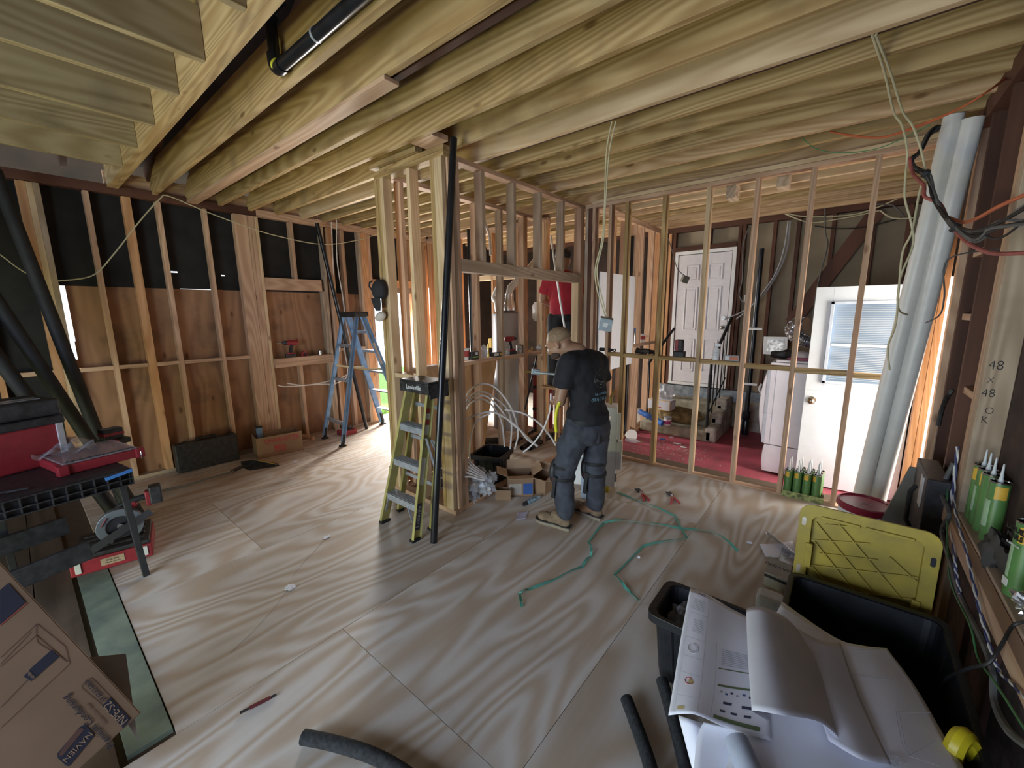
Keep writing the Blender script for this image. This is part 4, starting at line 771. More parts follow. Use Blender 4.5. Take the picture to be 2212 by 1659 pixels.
# ================================================================ FLOOR LITTER
def sheet(name, px_, z, mat, lab, cat='paper', curl=0, par=None, th=.0012):
    q = [pz(*p, z) for p in px_]; g = G(); 
    def f(u, v): p = (q[0]*(1-u)+q[1]*u)*(1-v)+(q[3]*(1-u)+q[2]*u)*v; return p+V(0,0,curl*((2*u-1)**2)*.5+curl*.6*v*v)
    g.grid(f, 10, 10); return emit(name, g, mat, par, smooth=True, solid=th, label=lab, cat=cat)
sheet('note_paper', [(1119,1107),(1141,1105),(1135,1122),(1114,1124)], .004, plain('lilac_paper', (.62,.60,.78), .6, var=.01), 'small pale note paper on the plywood before the worker', curl=.01)
tu_ = root('sealant_tube', pz(1152,1078,.02), label='squeezed blue and white tube lying among the cartons', cat='tube')
a, b = pz(1138,1086,.02), pz(1166,1072,.02)
emit('tube_body', G().tube([a, a.lerp(b,.5), b], [.021,.023,.012], 14), plain('blue_white_tube', (.20,.32,.42), .4, var=.8, scale=60), tu_, smooth=True); emit('tube_cap', G().cyl(a, a+(a-b)*.25, .019, .017, 14), M_blackm, tu_, smooth=True)
def plier(px_a, px_h1, px_h2, lab, jaw):
    c = pz(*px_a, .012); h1 = pz(*px_h1, .012); h2 = pz(*px_h2, .012); t = root('pliers', c, label=lab, cat='pliers'); jt = pz(*jaw, .012)
    for h in (h1, h2): emit('red_handle', G().tube(spline([c.lerp(h,.25), c.lerp(h,.6)+V(.006,0,0), h], 5), .010, 8), M_inkred, t, smooth=True)
    s_ = (jt-c); sd = V(-s_.y, s_.x, 0).normalized()
    emit('jaw', G().add([c+V(0,0,-.008), c+sd*.022+s_*.25+V(0,0,-.008), jt+sd*.026+V(0,0,-.008), jt+sd*.006-s_*.2+V(0,0,-.008), jt-sd*.02+V(0,0,-.008), c-sd*.02+V(0,0,-.008)]+[c+V(0,0,.006), c+sd*.022+s_*.25+V(0,0,.006), jt+sd*.026+V(0,0,.006), jt+sd*.006-s_*.2+V(0,0,.006), jt-sd*.02+V(0,0,.006), c-sd*.02+V(0,0,.006)],
        [tuple(range(5,-1,-1)), tuple(range(6,12))]+[(i,(i+1)%6,6+(i+1)%6,6+i) for i in range(6)]), M_gun, t, bev=.002)
    emit('pivot', G().cyl(c+V(0,0,-.008), c+V(0,0,.009), .012, n=14), M_silver, t)
plier((1384,1063), (1391,1082), (1403,1081), 'left pliers with red handles on the plywood by the boiler', (1376,1055))
plier((1451,1071), (1449,1088), (1468,1087), 'right pliers with slim red handles on the plywood', (1443,1062))
def strap(pts, lab):
    P = [Vector(p) for p in pts]; g = G(); n = len(g.v); w_ = .016; vs = []; fs = []
    for i, p in enumerate(P):
        t = (P[min(i+1, len(P)-1)]-P[max(i-1,0)]).normalized(); sd = V(-t.y, t.x, 0).normalized()*w_*.55; tw = .7*math.sin(i*1.1)*.006
        vs += [p+sd+V(0,0,.004+tw), p-sd+V(0,0,.004-tw)]
    for i in range(len(P)-1): fs.append((2*i, 2*i+1, 2*i+3, 2*i+2))
    g.add(vs, fs); return emit('packing_strap', g, M_tile, solid=.0015, label=lab, cat='strap')
def sub(pts, k=4, lift=None):
    out = []
    for i in range(len(pts)-1):
        for j in range(k):
            t = j/k; z = lift[i] if lift else 0; p = pts[i].lerp(pts[i+1], t); out.append(p+V(0,0,z*math.sin(PI*t)))
    out.append(pts[-1]); return out
strap(sub([pz(*q, .003) for q in ((1333,1064),(1380,1082),(1457,1115),(1484,1163),(1390,1180),(1327,1243),(1350,1270),(1381,1298))], 4, [.0,.01,.0,.01,.0,.015,.0]), 'teal plastic packing strap running from the boiler, zigzag to the right')
strap(sub([pz(*q, .003) for q in ((1127,1312),(1122,1283),(1140,1275),(1200,1252),(1258,1225),(1276,1203),(1278,1188),(1270,1173),(1305,1130),(1370,1127),(1470,1142),(1540,1149),(1594,1192)) ], 3, [.01,.01,.0,.01,.015,.02,.02,.01,.02,.01,.005,.02]), 'long teal packing strap bent like an angular S across the plywood')
kn = root('utility_knife', pz(555,1521,.008), label='small dark red blade tool on the plywood at lower left', cat='knife')
a, b = pz(518,1540,.008), pz(597,1500,.008)
emit('red_grip', G().bar(a.lerp(b,.25), a.lerp(b,.85), .014, .012), plain('dark_red_grip', (.13,.02,.025), .5), kn, bev=.003); emit('blade_end', G().bar(a, a.lerp(b,.3), .010, .005), M_gun, kn); emit('tip', G().bar(a.lerp(b,.85), b, .008, .007), M_blackm, kn)
def foam(pts, lab): return emit('foam_pipe_sleeve', G().tube(spline(pts, 6), .027, 16), plain('black_foam', (.022,.024,.028), .95, var=.3, scale=60, bump=.3) if 'black_foam' not in bpy.data.materials else bpy.data.materials['black_foam'], smooth=True, label=lab, cat='pipe insulation')
foam([pz(655,1592,.03), pz(720,1605,.03), pz(800,1630,.03), pz(870,1668,.03), pz(960,1740,.03)], 'black foam pipe sleeve curving along the bottom edge')
foam([pz(1353,1510,.03), pz(1372,1560,.03), pz(1400,1640,.03), pz(1420,1720,.03)], 'black foam pipe sleeve at bottom, left of the papers')
foam([pz(1430,1470,.06), pz(1448,1530,.05), pz(1470,1610,.04), pz(1490,1700,.03)], 'black foam pipe sleeve beside the near black tote')
emit('chalk_cord', G().tube([pz(*q, .002) for q in ((497,1410),(540,1370),(590,1315),(618,1278),(624,1265),(635,1240),(660,1210),(685,1185),(697,1168))], .0012, 5), M_bag, label='thin pale string trailing over the left plywood', cat='string')
emit('torn_paper', crumple(pz(628,1268,.004), .03, 3, (1,1,.12)), M_pap, label='torn white paper scrap on the thin string, lower one', cat='paper')
emit('torn_paper', crumple(pz(706,1160,.004), .026, 5, (1,1,.12)), M_pap, label='torn white paper scrap near the yellow ladder, upper one', cat='paper')
emit('torn_paper', crumple(pz(637,997,.008), .022, 6, (1,1,.3)), M_pap, label='white crumpled scrap in front of the open carton', cat='paper')
emit('torn_paper', crumple(pz(1619,1172,.006), .016, 8, (1,1,.4)), M_pap, label='tiny bluish paper scrap right of the teal strap', cat='paper')
emit('bottle_cap', G().cyl(pz(1380,1204,.001), pz(1380,1204,.008), .009, n=12), M_white, label='tiny white cap on the plywood inside the teal strap', cat='cap')
# literature by the lid
sheet('instruction_sheet', [(1641,1177),(1712,1170),(1724,1208),(1654,1206)], .006, M_pap, 'printed instruction sheet on the floor left of the yellow lid', curl=.012)
sheet('instruction_sheet', [(1690,1180),(1730,1190),(1722,1230),(1680,1215)], .012, plain('glossy_booklet', (.45,.48,.60), .3, var=.3, scale=40), 'glossy booklet half under the metal bracket', curl=.01)
emit('metal_bracket', G().bar(pz(1657,1150,.015), pz(1726,1206,.03), .035, .004).bar(pz(1657,1150,.03), pz(1726,1206,.045), .004, .03), M_silver, label='slotted metal mounting bracket lying on the printed sheets', cat='bracket')
nb = root('small_carton', pz(1690,1245,0), label='small printed carton with a navy band between the sheets and black tote', cat='carton')
a, b, c_ = pz(1649,1262,0), pz(1700,1285,0), pz(1660,1228,0); 
g = G(); q = [a, b, b+(c_-a), c_]; slab(g, q, (0,0,1), .09); emit('carton_body', g, plain('grey_cardboard', (.38,.36,.33), .75), nb, bev=.002)
ff = frame((q[0]+q[1]+q[2]+q[3])/4+V(0,0,.0915)-world_loc(nb), q[0]-q[1], q[1]-q[2]); text('printed_lettering', 'NAVIEN', .045, M_cnavy, nb, ff @ Matrix.Translation((0,-.012,0)))
g = G(); o_ = (q[0]-q[2]).normalized()*.001; g.bar(q[0]+V(0,0,.07)+o_, q[1]+V(0,0,.07)+o_, .002, .018); emit('navy_band', g, M_cnavy, nb)
emit('foam_block', G().cb(pz(1662,1300,.05), (.13,.11,.10)), plain('white_foam', (.66,.70,.80), .6), bev=.02, label='white foam block squeezed against the black tote', cat='foam')
# ================================================================ BOILER BEHIND THE WORKER
bo2 = root('boiler', (-1.78,3.42,.0), rz=math.atan2(.19,.42), label='white wall boiler unit standing upright behind the worker', cat='boiler')
M_bw = plain('boiler_white', (.86,.86,.85), .35, var=.02); M_bd = plain('boiler_recess', (.30,.29,.28), .5)
rbox('boiler_case', (0,.11,.445), 0, (.42,.22,.80), M_bw, bo2, .012)
rbox('side_flange', (.222,.02,.66), 0, (.03,.05,.26), M_bw, bo2, .006); rbox('side_flange', (.235,.02,.38), 0, (.05,.05,.28), M_bw, bo2, .006)
rbox('recess', (.212,.02,.155), 0, (.012,.06,.08), M_bd, bo2, .002); rbox('recess', (.212,.02,.525), 0, (.012,.05,.03), M_bd, bo2, .002)
for k, (x, z) in enumerate(((-.05,.7),(.05,.7),(.10,.6),(-.02,.55),(.08,.5),(0,.42),(.10,.38),(-.06,.35),(.05,.3),(.1,.22),(-.03,.2))): rbox('pressed_mark', (x,-.001,z), 0, (.035 if k % 2 else .012,.003,.006), M_bd if k % 3 == 0 else M_bw, bo2, .001)
emit('brass_valve', G().cyl((.14,.08,.86), (.14,.08,.93), .018, n=12).cyl((.14,.08,.90), (.14,.13,.94), .012, n=10).bar((.14,.08,.93), (.17,.05,1.0), .012, .03), M_brass, bo2, local=True)
emit('top_fitting', G().cyl((.05,.09,.86), (.05,.09,.90), .022, n=14), M_brass, bo2, local=True, smooth=True)
emit('top_fitting', G().cyl((-.05,.09,.86), (-.05,.09,.89), .02, n=14), M_chrome, bo2, local=True, smooth=True)
emit('yellow_pad', G().cb((.05,.06,.03), (.20,.16,.055)), plain('yellow_tape_pad', (.62,.45,.03), .5), bo2, local=True, bev=.004)
emit('panel_reflection', G().cb((-.30,.0,.20), (.20,.012,.40)), plain('reflection_blue_white', (.55,.66,.85), .2), label='pale bluish slab painted as a reflection on the boiler panel, between the worker legs', cat='cover').location = (-1.70,3.24,0.005)  # added slab, its blue-white colour paints the reflection on the boiler's lower panel
bpy.data.objects['panel_reflection'].rotation_euler = (0,0,math.atan2(.19,.42))
# ================================================================ CLOSET CORNER ITEMS
M_bin = plain('black_tote_plastic', (.012,.013,.017), .42, var=.3, scale=12)
def tote(name, rimq, baseq, z1, lab, z0=.005, ribs=3, th=.006, lip=.035):
    """tapered open tote from four rim and four base points"""
    t = root(name, (sum((p for p in rimq), V(0,0,0))/4).to_tuple()[:2]+(0,), label=lab, cat='tote')
    def rr(q, r, z):       # rounded corners
        out = []
        for i in range(4):
            a, b, c_ = q[i-1], q[i], q[(i+1) % 4]
            u = (a-b).normalized()*r; v = (c_-b).normalized()*r
            for k in range(5): s_ = k/4; p = (b+u)*(1-s_)**2+b*2*s_*(1-s_)+(b+v)*s_**2; out.append(V(p.x, p.y, z))
        return out
    c0 = sum(rimq, V(0,0,0))/4
    grow = lambda q, m: [p+(p-c0).normalized()*m for p in q]
    R = rr(rimq, .05, z1); B = rr(baseq, .05, z0); Ri = rr(grow(rimq, -th*1.6), .05, z1); Bi = rr(grow(baseq, -th*1.6), .05, z0+th); n = len(R)
    fs = [(i, (i+1) % n, n+(i+1) % n, n+i) for i in range(n)]
    g = G(); g.add(B+R+Ri+Bi, fs+[(n+i, n+(i+1)%n, 2*n+(i+1)%n, 2*n+i) for i in range(n)]+[(2*n+i, 2*n+(i+1)%n, 3*n+(i+1)%n, 3*n+i) for i in range(n)]+[tuple(range(n-1,-1,-1)), tuple(range(3*n,4*n))])
    emit('tote_body', g, M_bin, t)
    Ro = rr(grow(rimq, lip), .06, z1); Rl = rr(grow(rimq, lip), .06, z1-.035); Rt = rr(grow(rimq, -.004), .05, z1+.006); Ru = rr(grow(rimq, .004), .05, z1-.012)
    g = G(); g.add(Rt+[V(p.x,p.y,z1+.006) for p in Ro]+Rl+Ru, sum([[(k*n+i, k*n+(i+1)%n, ((k+1)%4)*n+(i+1)%n, ((k+1)%4)*n+i) for i in range(n)] for k in range(4)], []))
    emit('rim', g, M_bin, t, bev=.002)
    for i in range(4):
        a0, a1, b0, b1 = rimq[i-1], rimq[i], baseq[i-1], baseq[i]
        for k in range(ribs):
            s_ = (k+.7)/(ribs+.4); a = a0.lerp(a1, s_); b = b0.lerp(b1, s_); a = V(a.x,a.y,z1-.03); b = V(b.x,b.y,z0+.02)
            emit('wall_rib', G().bar(a, b, .018, .008, tuple((a-V(c0.x,c0.y,a.z)))), M_bin, t)
    return t
rq = [pz(*q, .30)+V(-.11,.03,0) for q in ((1030,990),(1093,998),(1120,975),(1066,966))]; cc_ = sum(rq, V(0,0,0))/4
bq = [V(cc_.x+(p.x-cc_.x)*.82, cc_.y+(p.y-cc_.y)*.82, 0) for p in rq]
tote('tote', rq, bq, .30, 'open black plastic tote inside the closet frame behind the corner post')
def ocarton(lab, c, rz, d, name='open_carton', flaps=(40,-30,70,20), mat=None, tilt=(0,0)):
    t = root(name, c, label=lab, cat='carton', rot=(tilt[0], tilt[1], rz)); w_, l_, h_ = d; th = .004
    for nm, c2, dd in (('side_panel',(0,-l_/2,h_/2),(w_,th,h_)), ('side_panel',(0,l_/2,h_/2),(w_,th,h_)), ('side_panel',(-w_/2,0,h_/2),(th,l_,h_)), ('side_panel',(w_/2,0,h_/2),(th,l_,h_)), ('bottom_panel',(0,0,th/2),(w_,l_,th))):
        emit(nm, G().cb(c2, dd), mat or M_card, t, local=True)
    for k, an in enumerate(flaps):
        if an is None: continue
        a = math.radians(an); fl_ = (l_ if k < 2 else w_)*.45
        base = [V(0,-l_/2,h_), V(0,l_/2,h_), V(-w_/2,0,h_), V(w_/2,0,h_)][k]; out = [V(0,-1,0), V(0,1,0), V(-1,0,0), V(1,0,0)][k]; ax = [V(w_/2,0,0), V(w_/2,0,0), V(0,l_/2,0), V(0,l_/2,0)][k]
        tip = base+out*(math.cos(a)*fl_)+V(0,0,math.sin(a)*fl_)
        emit('flap', slab(G(), [base-ax, base+ax, tip+ax*.97, tip-ax*.97], out.cross(ax), .004), M_cardin, t, local=True)
    return t
o1 = ocarton('open cardboard carton with blue printed corner before the closet, left of the worker', V(-2.33,2.95,.005), .75, (.24,.20,.20), flaps=(5,75,20,35))
emit('blue_print', G().cb((.07,-.1025,.07), (.09,.002,.11)), M_blueink, o1, local=True); emit('grey_print', G().cb((-.05,-.1025,.07), (.12,.002,.11)), plain('grey_print', (.42,.38,.33), .8), o1, local=True)
ocarton('second open carton tipped on its side next to the worker, left of his knee', V(-2.20,3.10,.01), .2, (.20,.18,.17), flaps=(30,60,-60,10), tilt=(.12,.08))
ocarton('small tan carton turned over on the plate beside the open carton', V(-2.36,2.74,.002), .62, (.14,.08,.10), flaps=(None,None,-85,None))
ocarton('small open carton on the floor left of the yellow ladder', V(-3.52,2.38,.002), .35, (.11,.11,.17), flaps=(None,None,None,None))
# bags of fittings
for i, (x, y, r_, z) in enumerate(((1028,1045,.10,.09),(1050,1052,.075,.07),(1018,1070,.07,.05),(1035,1020,.06,.20),(1060,1030,.05,.16))):
    emit('fittings_bag', crumple(pH(x,y,3.55 if i < 3 else 3.6), r_, 40+i, (1,1,.8), .5), M_bag, smooth=True, label='clear bag of fittings heaped behind the corner post, %s' % ('largest one','right one by the tote','lowest one on the plate','upper one','small one against the tote')[i], cat='bag', group='bags of fittings by the corner post')
for i in range(10):
    random.seed(60+i); p = V(random.uniform(-2.75,-2.55), random.uniform(2.45,2.75), .018)
    emit('pipe_fitting', G().cyl(p, p+V(random.uniform(-.04,.04), random.uniform(-.04,.04), .012), .014, n=10), (M_blackm, M_white, M_brass)[i % 3], smooth=True, label='loose small pipe fitting on the closet floor behind the corner post', cat='fitting', group='loose fittings on the closet floor')
# white tubing coil
M_pex = plain('translucent_white_tube', (.70,.66,.64), .35)
def tcoil(pts, d, lab, r=.008): return emit('tubing', G().tube(spline([pH(*p, d+(.02*i if False else 0)) for i, p in enumerate(pts)], 8), r, 8), M_pex, smooth=True, label=lab, cat='tubing', group='white tubing loops in the closet')
tcoil(((1003,862),(1018,840),(1042,829),(1068,836),(1092,862),(1110,895),(1119,935),(1112,970)), 3.72, 'tallest white tubing loop arching from the corner post over the tote')
tcoil(((1003,872),(1020,852),(1045,847),(1072,862),(1096,885),(1105,920),(1102,970)), 3.76, 'second white tubing loop under the tallest one')
tcoil(((1003,878),(1022,858),(1050,856),(1078,880),(1100,910),(1130,935),(1160,965)), 3.68, 'white tubing end reaching right past the tote')
tcoil(((1003,890),(1020,868),(1048,864),(1070,885),(1084,915),(1090,965)), 3.80, 'third white tubing loop dropping into the tote')
tcoil(((1003,908),(1030,896),(1062,890),(1092,903),(1120,925),(1140,950),(1162,963)), 3.64, 'low flat white tubing arc crossing the plywood panel')
tcoil(((1016,1000),(1014,970),(1020,930),(1035,905),(1060,893)), 3.66, 'white tubing curve standing left inside the closet')
tcoil(((1090,885),(1130,893),(1165,915),(1190,945),(1200,962)), 3.60, 'white tubing sweeping toward the worker, upper strand')
tcoil(((1190,850),(1187,890),(1172,930),(1150,960),(1130,977)), 3.50, 'bright white tubing bowing up beside the worker')
for k in range(6): random.seed(80+k); tcoil([(1003+random.uniform(0,6), 985+9*k), (1018, 1000+6*k), (1035, 1015+4*k), (1046+random.uniform(-4,4), 1022+3*k)], 3.5-.02*k, 'short end of white tubing in the tangle behind the corner post')
for i, (a, b) in enumerate((((1127,968),(1175,935)), ((1145,968),(1195,938)), ((1110,958),(1165,925)))):
    emit('pipe_length', G().pipe(pz(*a,.035), pz(*b,.035), .03, .005, 18), M_abs, smooth=True, label='short black plastic pipe on the floor behind the tote, %s' % ('left with open end','right with open end','rear one')[i], cat='pipe', group='short black pipes behind the tote')
emit('pipe_length', G().cyl(V(-4.05,3.35,.05), V(-3.45,3.95,.05), .045, n=18), M_abs, smooth=True, label='thick black pipe lying beyond the far stud wall plate', cat='pipe')
po = root('parts_tray', V(-2.95,2.55,.0), label='compartment tray of small parts seen through the yellow ladder', cat='organizer', rot=(.9,0,.75))
emit('tray', G().cb((0,.16,.0), (.26,.32,.03)), M_bag, po, local=True, bev=.004)
for k in range(12): emit('compartment', G().cb((-.085+.057*(k%4), .06+.1*(k//4), .018), (.05,.085,.008)), (M_brass, M_gun, M_inkred, M_card)[k % 4], po, local=True, bev=.002)
pcn = root('paint_can', V(-2.78,2.46,.042), label='white and red paint can behind the yellow ladder', cat='can')
emit('can_body', G().lathe([(.055,0),(.058,.005),(.058,.14),(.052,.145),(.052,.15),(.0,.15)], n=22), M_label, pcn, local=True, smooth=True); emit('red_band', G().lathe([(.0585,.075),(.0585,.12),(.0580,.12)], n=22), M_inkred, pcn, local=True)
# ================================================================ THINGS ON THE MID-HEIGHT SHELF (far stud wall)
SX, SZ = -3.285, 1.21
def shy(x, y=770): return pX(x, y, SX).y
cup = root('paper_cup', (SX, shy(1006), SZ), label='white and red paper cup on the stud shelf beside the corner post', cat='cup')
emit('cup_body', G().lathe([(.030,0),(.042,.13),(.045,.135),(.040,.135),(.028,.004),(.0,.004)], n=20), M_white, cup, local=True, smooth=True); emit('red_print', G().lathe([(.0345,.04),(.0415,.11),(.0410,.11)], n=20), M_inkred, cup, local=True)
gb = root('green_battery', (SX+.01, shy(1021), SZ), label='black and green tool battery on the stud shelf', cat='battery')
emit('battery_body', G().cb((0,0,.045), (.07,.12,.09)), M_gun, gb, local=True, bev=.008); emit('green_stripe', G().cb((.036,.0,.03), (.003,.08,.014)), plain('lime_green', (.25,.45,.04), .5), gb, local=True); emit('gauge', G().cb((.036,.02,.07), (.003,.035,.03)), M_label, gb, local=True)
emit('small_bag', crumple((SX, shy(1046), SZ+.07), .05, 91, (.8,.9,1.5), .25), M_bag, smooth=True, label='white plastic bag on the stud shelf between two studs', cat='bag')
sb = root('screw_box', (SX, shy(1073), SZ), label='flat black and yellow screw box on the stud shelf', cat='box')
emit('box_body', G().cb((0,0,.025), (.07,.18,.045)), M_gun, sb, local=True, bev=.002); emit('white_label', G().cb((.036,-.04,.025), (.002,.08,.03)), M_label, sb, local=True); emit('yellow_label', G().cb((.036,.05,.025), (.002,.06,.03)), M_canY, sb, local=True)
drill('cordless_drill', (SX, shy(1105), SZ), -.15, 'red cordless drill standing on the stud shelf', long=False)
tc = root('tin_can', (SX, shy(1122), SZ), label='dented grey tin can on the stud shelf right of the drill', cat='can')
emit('can_body', G().lathe([(.04,0),(.042,.004),(.042,.10),(.03,.105),(.015,.112),(.0,.112)], n=20), plain('worn_tin', (.33,.29,.24), .5, metal=.4, var=.4, scale=40), tc, local=True, smooth=True); emit('can_label', G().lathe([(.0425,.02),(.0425,.09),(.042,.09)], n=20), plain('worn_label', (.5,.47,.42), .7, var=.5, scale=50), tc, local=True)
emit('brass_elbow', G().tube(spline([V(SX,shy(1143),SZ+.012), V(SX,shy(1148),SZ+.02), V(SX,shy(1150),SZ+.05)], 5), .013, 10), M_brass, smooth=True, label='small brass elbow on the stud shelf', cat='fitting')
emit('foil_roll', crumple((SX, shy(1166,752), SZ+.04), .04, 95, (1,1.3,1), .15), M_label, smooth=True, label='small white bundle at the right end of the stud shelf', cat='roll')
# ================================================================ BEHIND: TOOL BOX STACK, WATER HEATER, PERSON'S CORNER
ts = pz(1120, 950, -.02)
bx = V(-4.35, 4.18, -.02)
z = -.02
for i, (h, col, lab) in enumerate(((.34, M_toolred, 'bottom red rolling tool box with a wheel, seen between far studs'), (.36, M_toolred, 'tall red tool box stacked in the middle between far studs'), (.06, M_gun, 'flat black-lidded tool box on top of the red stack'))):
    t = root('tool_box', (bx.x, bx.y, z), rz=.65, label=lab, cat='tool box', group='stack of red tool boxes')
    emit('box_body', G().cb((0,0,h*.45), (.54,.40,h*.9)), col, t, local=True, bev=.012); emit('box_lid', G().cb((0,0,h*.95), (.56,.42,h*.09+.02)), M_gun, t, local=True, bev=.006)
    if i == 0:
        emit('wheel', G().cyl((-.20,-.23,.11), (-.20,-.19,.11), .11, n=22), M_blackm, t, local=True, bev=.01); emit('latch', G().cb((.0,-.205,.25), (.10,.015,.06)), M_gun, t, local=True)
    z += h+.012
for i in range(3):
    c = V(-4.28+.07*i, 4.03+.06*i, .90); t = root('hanging_pliers', c, label='red-handled pliers standing in the top tray, %s' % ('left','middle','right')[i], cat='pliers', group='pliers over the red tool boxes')
    emit('handle', G().tube([(0,0,-.10),(.012,.0,-.03),(.004,0,.02)], .009, 7), M_inkred, t, local=True); emit('handle', G().tube([(.035,0,-.10),(.022,.0,-.03),(.026,0,.02)], .009, 7), M_inkred, t, local=True); emit('jaw', G().bar((.015,0,.01), (.015,0,.07), .02, .01), M_silver, t, local=True)
emit('tool_tray', G().cb((-4.24,4.12,.80), (.40,.30,.03)).cb((-4.24,3.98,.86), (.40,.01,.14)), M_gun, label='black open tray on the red tool boxes holding pliers', cat='tray')
for i, (x, y) in enumerate(((-3.52,4.70),)):
    z = -.02
    for k in range(3):
        t = root('tool_box', (x, y+.35, z), rz=.6, label='dark red tool box seen right of the stack, %s' % ('bottom','middle','top')[k], cat='tool box', group='second stack of red tool boxes')
        emit('box_body', G().cb((0,0,.15), (.30,.30,.29)), plain('deep_red_plastic', (.20,.015,.02), .5) if k == 0 else bpy.data.materials['deep_red_plastic'], t, local=True, bev=.01); emit('box_lid', G().cb((0,0,.31), (.31,.31,.03)), M_gun, t, local=True); z += .33
        for s_ in (-1,0,1): emit('bolt_mark', G().bar((-.03+.04*s_,-.152,.12), (.02+.04*s_,-.152,.18), .002, .012, (0,1,0)), M_label, t, local=True)
hp = pH(1103, 900, 6.1); HX, HY = hp.x, hp.y
wh = root('water_heater', (HX, HY, -.02), label='tall grey water heater tank standing in the rear corner', cat='water heater')
M_tank = plain('grey_enamel', (.26,.26,.28), .35, var=.08, scale=3)
emit('tank', G().lathe([(.25,0),(.26,.01),(.26,1.72),(.25,1.74),(.0,1.77)], n=36), M_tank, wh, local=True, smooth=True)
emit('draft_hood', G().lathe([(.10,1.78),(.10,1.84),(.065,1.92),(.065,2.02),(.0,2.02)], n=24), M_silver, wh, local=True, smooth=True)
emit('vent_duct', G().tube([(0,0,2.0),(.02,.0,2.10),(.20,.2,2.35),(.35,.35,2.6)], .055, 14), plain('dull_duct', (.5,.48,.45), .4, metal=.5), wh, local=True, smooth=True)
emit('white_jacket_pipe', G().tube(spline([(-.15,-.1,1.77),(-.17,-.1,1.90),(-.26,-.05,1.98),(-.20,0,2.15)], 5), .035, 10), M_pvc, wh, local=True, smooth=True)
emit('gas_valve', G().cb((-.26,-.12,1.30), (.07,.07,.14)), M_canY, wh, local=True, bev=.01)
emit('gas_flex', G().tube(spline([(-.27,-.14,1.34),(-.31,-.15,1.2),(-.29,-.15,.9),(-.34,-.15,.72),(-.40,-.15,.62)], 5), .014, 8), plain('yellow_hose', (.65,.55,.04), .4), wh, local=True, smooth=True)
emit('expansion_tank', G().lathe([(.0,0),(.10,.01),(.13,.06),(.13,.22),(.10,.27),(.0,.28)], n=22, m=Matrix.Translation((.50,.10,1.62))), M_bw, wh, local=True, smooth=True)
vp = pH(1020, 700, 5.3)
emit('standing_pipe', G().cyl(V(vp.x,vp.y,-.02), V(vp.x,vp.y,2.75), .035, n=18), M_abs, smooth=True, label='vertical black pipe in the rear corner beside the orange stud', cat='pipe')
# ================================================================ RIGHT PARTITION LEDGE ITEMS
def pby(x): return pY(x, 775, 4.46)
dk = root('work_glove', (pby(1393).x, 4.46, 1.262), label='dark folded glove on the ledge of the right stud wall', cat='glove')
emit('glove_body', crumple((0,0,.03), .05, 12, (2.0,.9,.55), .3), M_gun, dk, local=True, smooth=True); emit('glove_cuff', G().tube([(-.10,0,.035),(-.07,0,.03)], [.035,.028], 10), M_blackm, dk, local=True, smooth=True)
tl = root('pipe_tool', (pby(1310).x, 4.46, 1.265), label='dark cylindrical tool lying on the ledge behind the worker', cat='tool')
emit('tool_body', G().cyl((-.09,0,.022), (.04,0,.022), .022, n=14).cyl((.04,0,.022), (.075,0,.022), .014, n=12), M_blackm, tl, local=True, smooth=True); emit('chrome_end', G().sph((.10,0,.02), .02), M_silver, tl, local=True, smooth=True)
ch = root('rotary_tool', (pby(1467).x, 4.46, 1.252), label='red and black battery tool standing upright on the right ledge', cat='tool')
emit('base_battery', G().cb((0,0,.03), (.11,.08,.06)), M_gun, ch, local=True, bev=.006); emit('tool_body', G().cb((-.005,0,.12), (.08,.07,.13)), M_gun, ch, local=True, bev=.012); emit('red_panel', G().cb((-.022,-.036,.125), (.03,.006,.12)), M_toolred, ch, local=True, bev=.002)
sp = root('spray_bottle', (pby(1546).x, 4.46, 1.245), label='small white spray bottle on the right ledge near the back door', cat='bottle')
emit('bottle_body', G().lathe([(.03,0),(.032,.01),(.032,.10),(.014,.125),(.014,.14),(.0,.14)], n=18), M_white, sp, local=True, smooth=True); emit('spray_head', G().cb((.01,0,.15), (.055,.02,.03)), M_white, sp, local=True, bev=.005)
for k in range(4): emit('label_line', G().cb((0,-.0325,.03+.016*k), (.035,.002,.004)), M_papink, sp, local=True)
nbx = root('nail_box', (pby(1582).x, 4.46, 1.243), label='small grey and orange box on the right ledge', cat='box')
emit('box_body', G().cb((0,0,.03), (.13,.07,.055)), plain('grey_box', (.32,.32,.33), .6), nbx, local=True, bev=.003); emit('orange_label', G().cb((.02,-.036,.03), (.07,.002,.035)), M_or, nbx, local=True); emit('white_label', G().cb((-.04,-.036,.03), (.035,.002,.04)), M_label, nbx, local=True)
sc = root('spray_can', (-2.41, 5.76, 1.262), label='silver spray can with blue cap on the far ledge', cat='can')
emit('can_body', G().lathe([(.032,0),(.033,.004),(.033,.17),(.024,.19),(.0,.19)], n=18), M_silver, sc, local=True, smooth=True); emit('blue_cap', G().lathe([(.028,.18),(.028,.23),(.0,.232)], n=16), M_blueink, sc, local=True, smooth=True)
sc = root('paint_cup', (-2.41, 6.08, 1.262), label='small white and red can on the far ledge right of the spray can', cat='can')
emit('can_body', G().lathe([(.045,0),(.047,.004),(.047,.13),(.0,.132)], n=18), M_white, sc, local=True, smooth=True); emit('red_band', G().lathe([(.0475,.05),(.0475,.10),(.047,.10)], n=18), M_inkred, sc, local=True)
